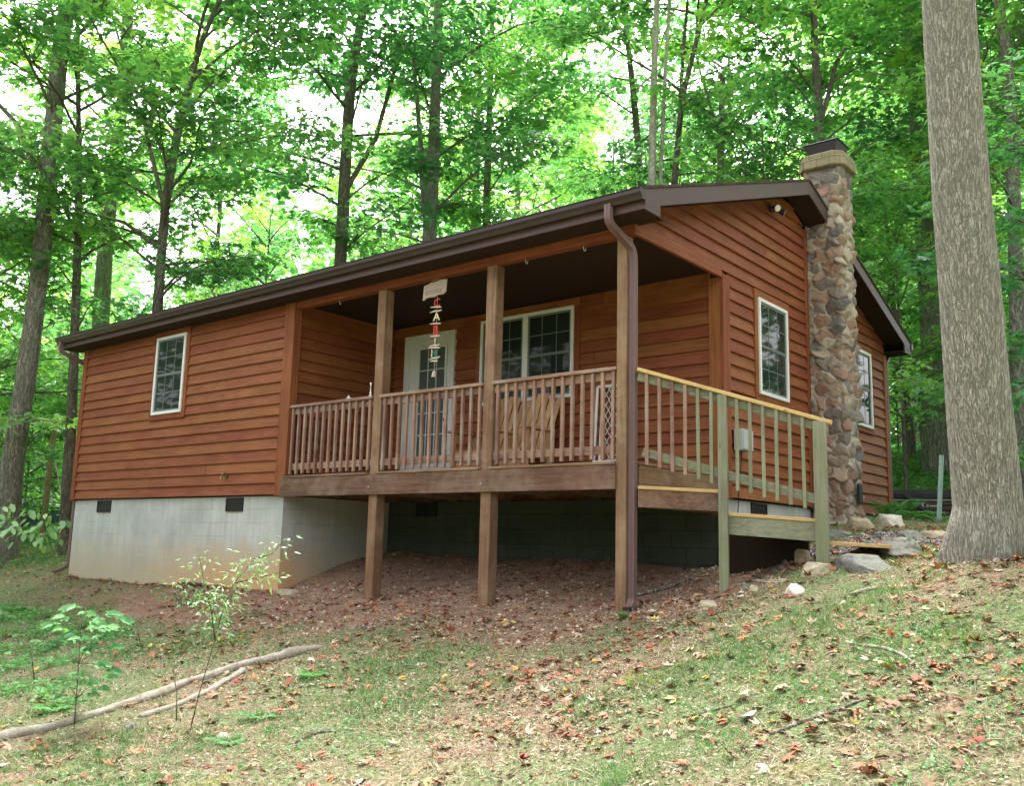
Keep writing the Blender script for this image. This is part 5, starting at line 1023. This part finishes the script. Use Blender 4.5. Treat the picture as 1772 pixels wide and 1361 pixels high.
stemmed((327, 1272), [([(327, 1272), (345, 1200), (372, 1108), (384, 1060), (405, 1010), (440, 968)], .55), ([(372, 1108), (366, 1060), (352, 1000), (345, 965)], .1), ([(366, 1060), (385, 1030), (400, 1040)], .1), ([(384, 1060), (350, 1040), (330, 1020), (310, 1010)], .2), ([(440, 968), (470, 960), (492, 935)], .3), ([(405, 1010), (450, 1000), (482, 992)], .3)], 'thin spindly sapling with small pale leaves in front of the foundation', 'leaf_pale', .05, 150, .055)
stemmed((318, 1050), [([(318, 1050), (300, 1030), (275, 1022), (258, 1018)], .1), ([(318, 1050), (325, 1025), (340, 1018), (360, 1028)], .1), ([(318, 1050), (310, 1030), (320, 1015)], .1), ([(318, 1050), (345, 1035), (395, 1040)], .1)], 'low pale leafed creeper spreading at the foot of the foundation', 'leaf_pale', .07, 90, .06)
stemmed((305, 1250), [([(305, 1250), (306, 1200), (298, 1150)], .98)], 'bare thin stalk beside the spindly sapling', 'leaf_pale', .03, 3, .02)
def fern(px, py, D, n, ln, label, mat='fern', rz=0, cup=.9):
    if D is None: b = on_ground(px, py)
    else: b = atd(px, py, D); b[2] = gz(b[0], b[1])
    t = thing('fern', tuple(b), label, 'fern')
    for i in range(n):
        az = rz+2*math.pi*i/n+R.uniform(-.25, .25); l_ = ln*R.uniform(.75, 1.1); pos, dr, up, sz, rn = [], [], [], [], []; el = cup; p = np.array([0, 0, 0.]); m = 16; path = [p]
        for k in range(m): el -= 1.25/m; p = p+np.array([math.cos(az)*math.cos(el), math.sin(az)*math.cos(el), math.sin(el)])*l_/m; path.append(p)
        sd = np.array([-math.sin(az), math.cos(az), 0])
        for k in range(2, m+1):
            w_ = l_*.28*math.sin(math.pi*(k/m)**.75*.97+.03)
            for s_ in (-1, 1):
                pos.append(path[k]); v = sd*s_+np.array([math.cos(az), math.sin(az), 0])*.35; v[2] = -.15; dr.append(v); up.append([0, 0, 1.]); sz.append(max(.012, w_)); rn.append(np.clip(R.normal(.5, .15), 0, 1))
        o = mesh_obj('frond', leaves_mesh('frond', np.array(pos), np.array(dr), np.array(up), np.array(sz), (T_LANCE[0]*[1.1, 1, 1], T_LANCE[1]), M_[mat], np.array(rn)), t, world=False)
fern(1590, 925, 13.5, 10, .46, 'bright green fern in front of the hot tub')
fern(1547, 925, 14.0, 9, .66, 'tall fern at the rear corner of the cabin', cup=1.2)
fern(1622, 926, 13.2, 6, .36, 'low dark fern right of the bright one by the hot tub')
fern(1345, 905, 10.6, 6, .18, 'small fern clump growing up beside the last stair post')
fern(395, 1292, None, 6, .2, 'yellow green fern in the foreground below the pale branch', 'leaf_plant')
fern(450, 1248, None, 5, .22, 'fern frond standing right of the spindly sapling', 'leaf_plant')
fern(540, 1175, None, 6, .2, 'fern at the thick end of the fallen branch')
fern(90, 1235, None, 7, .26, 'fern beside the left part of the fallen branch')
fern(30, 1060, None, 7, .3, 'fern on the bank left of the downspout')
fern(1078, 1072, None, 9, .14, 'tuft of bright green fern at the foot of the corner post', 'leaf_plant', cup=1.2)
# leafy shrub hanging into the left edge
def edge_shrub():
    D = 13.5; b = atd(-60, 960, D); b[2] = gz(b[0], b[1]); t = thing('shrub', tuple(b), 'broad leafed bright shrub reaching in at the left edge beside the foundation', 'shrub'); mb = MB(); pos, dr, up, sz, rn = [], [], [], [], []
    for ex, ey in ((118, 905), (90, 895), (60, 880), (40, 905), (20, 890), (10, 920), (70, 912), (0, 875), (100, 915)):
        dd = D+R.uniform(-.5, .5); e = atd(ex, ey, dd); m_ = (b+e)/2+np.array([0, 0, .25]); mb.tube([tuple(b), tuple(m_), tuple(e)], [.009, .006, .003], 5)
        for k in range(9):
            q = e*(1-.06*k)+m_*.06*k+R.normal(0, .07, 3); pos.append(q); v = R.normal(0, .7, 3); v[2] = -abs(v[2])-.3; dr.append(v); up.append([.3, -.5, 1.]); sz.append(R.uniform(.10, .17)); rn.append(np.clip(R.normal(.6, .25), 0, 1))
    mb.build('stem', M_['bark_dark'], t, smooth=True); leafset('foliage', t, pos, dr, up, sz, T_OVAL, 'leaf_pale', rn)
edge_shrub()
# ------------------------------------------------------------------ on and around the porch
# double slatted bench
bx0, bx1, by0, by1, dz = 8.40, 9.68, 1.00, 1.86, .252
bt = thing('garden_bench', ((bx0+bx1)/2, 1.4, dz), 'tan wooden double bench with two slatted leaning backs on the porch under the window', 'bench')
SZ = .60
for k in range(5): y = by0+.02+k*.105; part('seat_slat', M_['bench_x'], bt, lambda mb: mb.box(bx0+.06, bx1-.06, y, y+.092, SZ-.022-.012*k, SZ-.012*k), bevel=.003)
part('seat_apron', M_['bench_x'], bt, lambda mb: mb.box(bx0+.08, bx1-.08, by0-.0, by0+.019, SZ-.115, SZ-.024))
part('stretcher', M_['bench_x'], bt, lambda mb: mb.box(bx0+.08, bx1-.08, by0+.03, by0+.05, dz+.08, dz+.19))
for c in ((bx0+bx1)/2-.30, (bx0+bx1)/2+.30):
    for k in range(6):
        xx = c+(k-2.5)*.094; h = 1.30+.12-.05*(abs(k-2.5)/2.5)**2*1.6; fan = (k-2.5)*.012
        part('back_slat', M_['bench_z'], bt, lambda mb: mb.hexa([(xx-.042, by0+.46, SZ-.1), (xx+.042, by0+.46, SZ-.1), (xx+.042, by0+.48, SZ-.1), (xx-.042, by0+.48, SZ-.1)], [(xx-.043+fan, by0+.80, h), (xx+.043+fan, by0+.80, h), (xx+.043+fan, by0+.82, h), (xx-.043+fan, by0+.82, h)]), bevel=.003)
for x in (bx0+.02, (bx0+bx1)/2, bx1-.02):
    part('leg', M_['bench_z'], bt, lambda mb: mb.box(x-.045, x+.045, by0+.02, by0+.05, dz+.002, .84), bevel=.003)
    part('leg', M_['bench_z'], bt, lambda mb: mb.hexa([(x-.02, by0+.5, dz+.002), (x+.02, by0+.5, dz+.002), (x+.02, by0+.6, dz+.002), (x-.02, by0+.6, dz+.002)], [(x-.02, by0+.42, .84), (x+.02, by0+.42, .84), (x+.02, by0+.52, .84), (x-.02, by0+.52, .84)]), bevel=.003)
    part('armrest', M_['bench_y'], bt, lambda mb: mb.prism([(x-.07, by0-.03, .841), (x+.07, by0-.03, .841), (x+.075, by0+.3, .841), (x+.03, by0+.62, .841), (x-.03, by0+.62, .841), (x-.075, by0+.3, .841)], (0, 0, .024)), bevel=.004)
    part('arm_bracket', M_['bench_z'], bt, lambda mb: mb.prism([(x-.012, by0+.055, .838), (x-.012, by0+.055, .64), (x-.012, by0+.09, .70), (x-.012, by0+.19, .838)], (.024, 0, 0)))
# white lattice gate leaning on the wall
gt = thing('pet_gate', (10.4, 1.75, dz), 'white metal pet gate with diamond lattice leaning on the porch wall behind the corner post', 'pet gate')
def leanp(x, z): return (x, 1.80+.09*(z-dz)/1.2, z)
g0, g1, zt = 10.16, 10.70, 1.44
def tubes(mb, segs, r): [mb.tube([leanp(*a), leanp(*b)], r, 6, .5) for a, b in segs]
part('frame', M_['white'], gt, lambda mb: tubes(mb, [((g0, dz+.03), (g0, zt)), ((g1, dz+.03), (g1, zt)), ((g0, zt), (g1, zt)), ((g0, dz+.2), (g1, dz+.2)), ((g0+.09, dz+.2), (g0+.09, zt))], .02))
def lat(mb):
    st = .085; a = g0+.11
    for k in range(-16, 12):
        for s_ in (1, -1):
            x0 = a+k*st; z0 = dz+.2; zz_ = []
            xa, xb = a, g1
            # line x = x0 + s*(z-z0) clipped to the frame
            pts_ = []
            for z in (z0, zt-.01): pts_.append((x0+(.62*(z-z0) if s_ > 0 else 1.0-.62*(z-z0)), z))
            (p0, q0), (p1, q1) = pts_
            def clip(v):
                if abs(p1-p0) < 1e-9: return None
                return q0+(v-p0)*(q1-q0)/(p1-p0)
            lo, hi = sorted((p0, p1)); u0, u1 = max(lo, xa), min(hi, xb)
            if u1-u0 < .01: continue
            mb.tube([leanp(u0, clip(u0)), leanp(u1, clip(u1))], .0045, 4, .5)
part('lattice', M_['white'], gt, lat)
part('base', M_['greybox'], gt, lambda mb: (mb.box(10.12, 10.74, 1.60, 1.65, dz+.002, dz+.04, .5), mb.box(10.12, 10.17, 1.65, 1.84, dz+.002, dz+.035, .5), mb.box(10.69, 10.74, 1.65, 1.84, dz+.002, dz+.035, .5)), bevel=.006)
# ornaments behind the rail
def lathe(mb, x, y, prof, n=16):
    mb.tube([(x, y, z) for r, z in prof], [r for r, z in prof], n, .5)
cs = ony(641, 684, .02); mb = MB(); lathe(mb, cs[0], .02, [(.022, 1.2455), (.022, 1.262), (.008, 1.275), (.014, 1.30), (.006, 1.32), (.006, 1.39), (.011, 1.395), (.011, 1.43), (.002, 1.435)])
o = mb.build('candlestick', M_['white'], None, smooth=True); tag(o, 'slim white candlestick standing on the porch rail beside the first post', 'candlestick')
cs = ony(603, 690, .02); mb = MB()
for k in range(7):
    a = k/6; mb.tube([(cs[0]-.06+.12*a, .02, 1.2465), (cs[0]-.03+.06*a, .02, 1.258+.02*math.sin(a*3.1)), (cs[0], .02, 1.262+.012*math.sin(a*6))], [.008, .007, .005], 6, .5)
mb.tube([(cs[0], .02, 1.247), (cs[0], .02, 1.285), (cs[0], .02, 1.297)], [.012, .01, .004], 8, .5)
tag(mb.build('rail_ornament', M_['white'], None, smooth=True), 'small white scrolled ornament on the porch rail of the first bay', 'ornament')
# hanging cabin sign
M_['drift'] = plain('driftwood', (.62, .52, .42), .8, .2, 0, .25, 14); M_['plaque'] = plain('bleached_plaque', (.50, .40, .35), .8, .2, 0, .2, 10)
M_['red'] = plain('red_painted_letter', (.50, .03, .03), .5, .3); M_['cream'] = plain('cream_painted_letter', (.66, .58, .34), .5, .3); M_['greenp'] = plain('green_painted_letter', (.03, .22, .12), .5, .3); M_['ink'] = plain('worn_dark_lettering', (.26, .18, .15), .8)
YS = .05; chx = ony(757, 520, YS)[0]
ch = thing('hanging_sign', (chx, YS, 2.62), 'driftwood hanging sign spelling CABIN in coloured letters below a pale plaque', 'hanging sign')
def zpx(py): return ony(757, py, YS)[2]
pl0, pl1 = ony(733, 500, YS)[0], ony(772, 500, YS)[0]; zt_, zb_ = zpx(487), zpx(512)
part('plaque', M_['plaque'], ch, lambda mb: mb.prism([(pl0, YS-.008, zb_-.03), (pl0+.03, YS-.008, zb_-.025), (pl0+.06, YS-.008, zb_-.005), (pl0+.12, YS-.008, zb_+.0), (pl0+.2, YS-.008, zb_-.01), (pl0+.26, YS-.008, zb_+.012), (pl1-.05, YS-.008, zb_+.005), (pl1, YS-.008, zb_+.03), (pl1+.012, YS-.008, zt_), (pl1-.05, YS-.008, zt_+.008), (pl0+.15, YS-.008, zt_-.008), (pl0+.015, YS-.008, zt_-.03)], (0, .016, 0), .5))
part('cord', M_['drift'], ch, lambda mb: (mb.tube([(pl0+.05, YS, zt_-.03), ((pl0+pl1)/2, YS, 2.655)], .003, 4, .5), mb.tube([(pl1-.05, YS, zt_), ((pl0+pl1)/2, YS, 2.655)], .003, 4, .5)))
part('cord', M_['drift'], ch, lambda mb: mb.tube([(chx, YS, zb_), (chx-.01, YS, zpx(652))], .0025, 4, .5))
def scrib(mb):
    for row, zc in enumerate((.062, .022)):
        x = pl0+.05
        while x < pl1-.06:
            h = random.uniform(.015, .026); mb.box(x, x+.006, YS-.0105, YS-.0085, zb_+zc+.01*row, zb_+zc+h+.01*row, .5); x += random.uniform(.012, .024)
part('lettering', M_['ink'], ch, scrib)
def letter(ch_, py0, py1, mat, dx=0):
    cu = bpy.data.curves.new('l', 'FONT'); cu.body = ch_; cu.size = 1; cu.extrude = .05; cu.align_x = 'CENTER'; cu.offset = .012
    ob = bpy.data.objects.new('l', cu); COL.objects.link(ob); bpy.context.view_layer.update()
    me = bpy.data.meshes.new_from_object(ob.evaluated_get(bpy.context.evaluated_depsgraph_get())); bpy.data.objects.remove(ob)
    V = np.array([v.co[:] for v in me.vertices]); h = V[:, 1].max()-V[:, 1].min(); z1, z0 = zpx(py0), zpx(py1); k = (z1-z0)/h; mx = (V[:, 0].min()+V[:, 0].max())/2; y0 = V[:, 1].min()
    me.name = 'letter'; me.materials.clear(); me.materials.append(mat)
    for v in me.vertices: a, b, c = v.co; v.co = (chx+dx+(a-mx)*k*1.15, YS-c*k*.5-.004, z0+(b-y0)*k)
    me.update(); mesh_obj('letter', me, ch)
letter('C', 517, 531, M_['red']); letter('A', 541, 555, M_['cream']); letter('B', 563.5, 579, M_['red']); letter('I', 584, 596, M_['plaque'], -.01); letter('N', 606, 617, M_['greenp'], -.01)
part('serif_stick', M_['drift'], ch, lambda mb: mb.tube([(chx-.055, YS-.01, zpx(617)), (chx-.05, YS-.01, zpx(604))], .009, 6, .5))
for py, tl in ((532, .012), (539, -.004), (560.5, .008), (582, .004), (598, -.006), (602, .01), (620, -.015), (625, .006)):
    w_ = random.uniform(.085, .10) if py != 625 else .06; z = zpx(py)
    part('driftwood_stick', M_['drift'], ch, lambda mb: mb.tube([(chx-w_-.01, YS-.012, z+tl), (chx-.03, YS-.014, z+.004), (chx+.04, YS-.01, z-.003), (chx+w_-.01, YS-.012, z-tl)], [.007, .011, .012, .008], 7, .5), smooth=True)
part('bell', M_['plaque'], ch, lambda mb: mb.tube([(chx-.01, YS, zpx(641)), (chx-.01, YS, zpx(644)), (chx-.01, YS, zpx(652))], [.008, .024, .032], 10, .5))
# ------------------------------------------------------------------ beyond the cabin
tc = atd(1628, 900, 18.2); tz = gz(tc[0], tc[1]); tub = thing('hot_tub', (tc[0], tc[1], tz), 'dark brown hot tub with a black cover behind the rear corner of the cabin', 'hot tub')
az = math.atan2(CAM[1]-tc[1], CAM[0]-tc[0])+math.pi/2; tub.rotation_euler = (0, 0, az)
M_['tub'] = plain('dark_brown_cabinet', (.075, .045, .042), .5, .35, 0, .2); M_['tubcover'] = plain('black_vinyl_cover', (.022, .02, .028), .42, .4, 0, .2)
TT = -.62+(957-849)/FPX*18.2-tz; TW = 1.08
def tpart(name, mat, fn, **k): mb = MB(); fn(mb); return mb.build(name, mat, tub, world=False, **k)
tpart('cabinet', M_['tub'], lambda mb: [mb.box(-TW, TW, -TW, TW, -.2+(TT-.02)*k/7*1.0, -.2+(TT-.02)*(k+1)/7-.006) for k in range(7)], bevel=.01)
tpart('shell_rim', M_['greybox'], lambda mb: mb.box(-TW-.02, TW+.02, -TW-.02, TW+.02, TT-.22, TT-.19), bevel=.012)
tpart('cover', M_['tubcover'], lambda mb: (mb.box(-TW-.03, -.01, -TW-.03, TW+.03, TT-.185, TT-.06), mb.box(.01, TW+.03, -TW-.03, TW+.03, TT-.185, TT-.06), mb.prism([(-TW-.03, -TW-.03, TT-.06), (TW+.03, -TW-.03, TT-.06), (TW-.1, -TW+.1, TT-.0), (-TW+.1, -TW+.1, TT-.0)], (0, 2*TW-.1, 0))), bevel=.02)
tpart('lifter_arm', M_['capblack'], lambda mb: mb.beam((-.62, -TW-.07, TT-.08), (.12, -TW-.07, TT-.72), .035, .06), bevel=.004)
for x in (.42, -.9): tpart('cover_strap', M_['capblack'], lambda mb: mb.box(x-.02, x+.02, -TW-.045, -TW-.031, TT-.42, TT-.15), bevel=.004)
lx = -.30
def tlogo(mb):
    mb.tube([(lx+.025, -TW-.006, TT-.27), (lx-.01, -TW-.006, TT-.275), (lx+.0, -TW-.006, TT-.305), (lx+.02, -TW-.006, TT-.32), (lx+.015, -TW-.006, TT-.345), (lx-.015, -TW-.006, TT-.34)], .009, 5, .5)
    mb.tube([(lx+.11, -TW-.006, TT-.295), (lx+.08, -TW-.006, TT-.29), (lx+.07, -TW-.006, TT-.31), (lx+.08, -TW-.006, TT-.33), (lx+.11, -TW-.006, TT-.328)], .007, 5, .5)
    for k in range(6): mb.box(lx+.13+k*.035, lx+.153+k*.035, -TW-.008, -TW-.001, TT-.328, TT-.303, .5)
tpart('maker_badge', M_['white'], tlogo)
# pale green metal stake
sp = atd(1620, 888, 12.6); g = gz(sp[0], sp[1]); M_['stake'] = plain('pale_green_painted_steel', (.33, .46, .42), .6, .3, .0, .2, 12)
st = thing('stake', (sp[0], sp[1], g), 'pale green perforated metal stake standing before the hot tub', 'stake'); zt1 = atd(1628, 788, 12.6)
def stk(mb):
    a = Vector((sp[0], sp[1], g-.2)); b = Vector(zt1); mb.beam(a, b, .05, .012); mb.beam(a+Vector((.02, .02, 0)), b+Vector((.02, .02, 0)), .012, .03)
part('post', M_['stake'], st, stk)
part('post_hole', M_['black'], st, lambda mb: [mb.tube([Vector((sp[0], sp[1], g-.2)).lerp(Vector(zt1), .25+.7*k/11)+Vector((CAM-zt1)).normalized()*.006, Vector((sp[0], sp[1], g-.2)).lerp(Vector(zt1), .25+.7*k/11)+Vector((CAM-zt1)).normalized()*.0095], .006, 6, .5) for k in range(12)])
# leaning utility pole with guy wire, overhead cable
pb = atd(76, 895, 23); pt = atd(94, 745, 23); g = gz(pb[0], pb[1]); M_['pole'] = wood('tan_pole_wood', 'z', (.22, .15, .09), (.38, .28, .18), (.5, .38, .26), knots=.2)
up_ = thing('utility_pole', (pb[0], pb[1], g), 'short leaning tan wooden pole between the left trees', 'pole')
part('post', M_['pole'], up_, lambda mb: mb.tube([(pb[0], pb[1], g-.3), tuple(pb), tuple((pb+pt)/2), tuple(pt)], [.085, .08, .07, .062], 12, .5), smooth=True)
ga = atd(108, 868, 22.5); part('guy_wire', M_['galv'], up_, lambda mb: mb.tube([tuple(atd(94, 790, 23)), tuple(ga), (ga[0]+.1, ga[1], gz(ga[0], ga[1])-.1)], .012, 5, .5))
w0, w1 = atd(-80, 652, 22), Vector((-.02, 1.2, 2.45)); pts_ = [tuple(w0*(1-k/12)+np.array(w1)*(k/12)+np.array([0, 0, -.35*math.sin(math.pi*k/12)])) for k in range(13)]
mb = MB(); mb.tube(pts_, .014, 5, .5); tag(mb.build('overhead_cable', M_['cable'], None, smooth=True), 'grey overhead cable running from the left to the cabin wall', 'cable')
# low kerb with dark rail on the left
ka, kb = atd(135, 930, 20), atd(222, 898, 22); 
kw = thing('low_wall', (ka[0], ka[1], gz(ka[0], ka[1])), 'low grey stone kerb wall with a dark pipe rail left of the cabin', 'wall')
part('masonry', M_['rock_grey'], kw, lambda mb: mb.hexa([(ka[0], ka[1], gz(ka[0], ka[1])-.3), (kb[0], kb[1], gz(kb[0], kb[1])-.3), (kb[0]+.2, kb[1]+.2, gz(kb[0], kb[1])-.3), (ka[0]+.2, ka[1]+.2, gz(ka[0], ka[1])-.3)], [tuple(ka), tuple(kb), (kb[0]+.2, kb[1]+.2, kb[2]), (ka[0]+.2, ka[1]+.2, ka[2])]), bevel=.03)
part('pipe_rail', M_['black'], kw, lambda mb: (mb.tube([tuple(ka+[0, 0, .14]), tuple(kb+[0, 0, .14])], .025, 6, .5), mb.tube([tuple(ka*.7+kb*.3+[0, 0, .3]), tuple(ka*.7+kb*.3+[0, 0, -.3])], .02, 6, .5)))
# blue grey roof of a shed far left
sh = atd(38, 885, 30); g = gz(sh[0], sh[1]); shd = thing('shed', (sh[0], sh[1], g), 'small blue grey shed glimpsed behind the leaning left tree', 'shed')
M_['shedw'] = plain('blue_grey_boards', (.10, .12, .18), .7); M_['shedr'] = plain('pale_blue_roofing', (.32, .38, .48), .6)
part('wall', M_['shedw'], shd, lambda mb: mb.box(sh[0]-.9, sh[0]+.8, sh[1]-.9, sh[1]+.9, g-.5, sh[2]+.15))
part('roof', M_['shedr'], shd, lambda mb: mb.prism([(sh[0]-1., sh[1]-1, sh[2]+.151), (sh[0]+.9, sh[1]-1, sh[2]+.151), (sh[0]-.1, sh[1]-1, sh[2]+.5)], (0, 2, 0)), bevel=.02)
# leafy branch of a young tree at the right edge
p = atd(1905, 900, 13.5); put_tree('U3', p[0], p[1], 1.0, 2.1, 'leafy young tree reaching in at the right edge beside the big trunk', None)
p = atd(-150, 900, 20); put_tree('U2', p[0], p[1], 1.05, 1.1, 'leafy lime green maple reaching in from beyond the left edge', None)
# litter on the roof edge
n = 260; x = R.uniform(LX0, LX1, n); y = yf+np.abs(R.normal(0, .22, n)); z = 4.50-SL*np.abs(y-RID)+.01
x2 = R.uniform(LX1-.3, LX1, 30); y2 = R.uniform(.2, 3.9, 30); x = np.concatenate([x, x2]); y = np.concatenate([y, y2]); z = np.concatenate([z, 4.50-SL*np.abs(y2-RID)+.01]); n = len(x)
dr = R.normal(0, 1, (n, 3)); dr[:, 2] = R.uniform(0, .4, n); up = np.stack([R.normal(0, .4, n), R.normal(0, .4, n), np.ones(n)], 1)
stuff('roof_litter', leaves_mesh('roof_litter', np.stack([x, y, z], 1), dr, up, R.uniform(.02, .055, n), T_CURL, M_['fallen'], R.random(n)*.95))
# ------------------------------------------------------------------ light
w = bpy.data.worlds.new('World'); sc.world = w; w.use_nodes = True; nt = w.node_tree; nt.nodes.clear()
sky = nt.nodes.new('ShaderNodeTexSky'); sky.sky_type = 'NISHITA'; sky.sun_disc = False; SE, SR = math.radians(58), math.radians(322)
sky.sun_elevation = SE; sky.sun_rotation = SR; sky.dust_density = 6; sky.air_density = 1.0; sky.ozone_density = 1
hs = nt.nodes.new('ShaderNodeHueSaturation'); hs.inputs['Saturation'].default_value = .18
bg = nt.nodes.new('ShaderNodeBackground'); bg.inputs[1].default_value = .15; wo = nt.nodes.new('ShaderNodeOutputWorld')
nt.links.new(sky.outputs[0], hs.inputs['Color']); nt.links.new(hs.outputs[0], bg.inputs[0]); nt.links.new(bg.outputs[0], wo.inputs[0])
sl_ = bpy.data.lights.new('sun', 'SUN'); sl_.energy = 2.2; sl_.angle = math.radians(40); sl_.color = (1, .93, .86)
so = bpy.data.objects.new('sun', sl_); COL.objects.link(so)
d = Vector((math.sin(SR)*math.cos(SE), math.cos(SR)*math.cos(SE), math.sin(SE)))
so.rotation_euler = d.to_track_quat('Z', 'Y').to_euler(); so.location = (0, -20, 30)
vs = sc.view_settings; vs.view_transform = 'Standard'; vs.look = 'None'; vs.gamma = 1; vs.exposure = 2.42
sc.render.engine = 'CYCLES'; cy = sc.cycles
cy.max_bounces = 8; cy.diffuse_bounces = 6; cy.glossy_bounces = 3; cy.transmission_bounces = 6; cy.transparent_max_bounces = 8
cy.use_denoising = True; cy.denoiser = 'OPENIMAGEDENOISE'; cy.denoising_prefilter = 'ACCURATE'; cy.use_adaptive_sampling = True; cy.adaptive_threshold = .01; cy.caustics_reflective = False; cy.caustics_refractive = False
sc.render.use_persistent_data = False
print('verts', sum(len(m.vertices) for m in bpy.data.meshes))
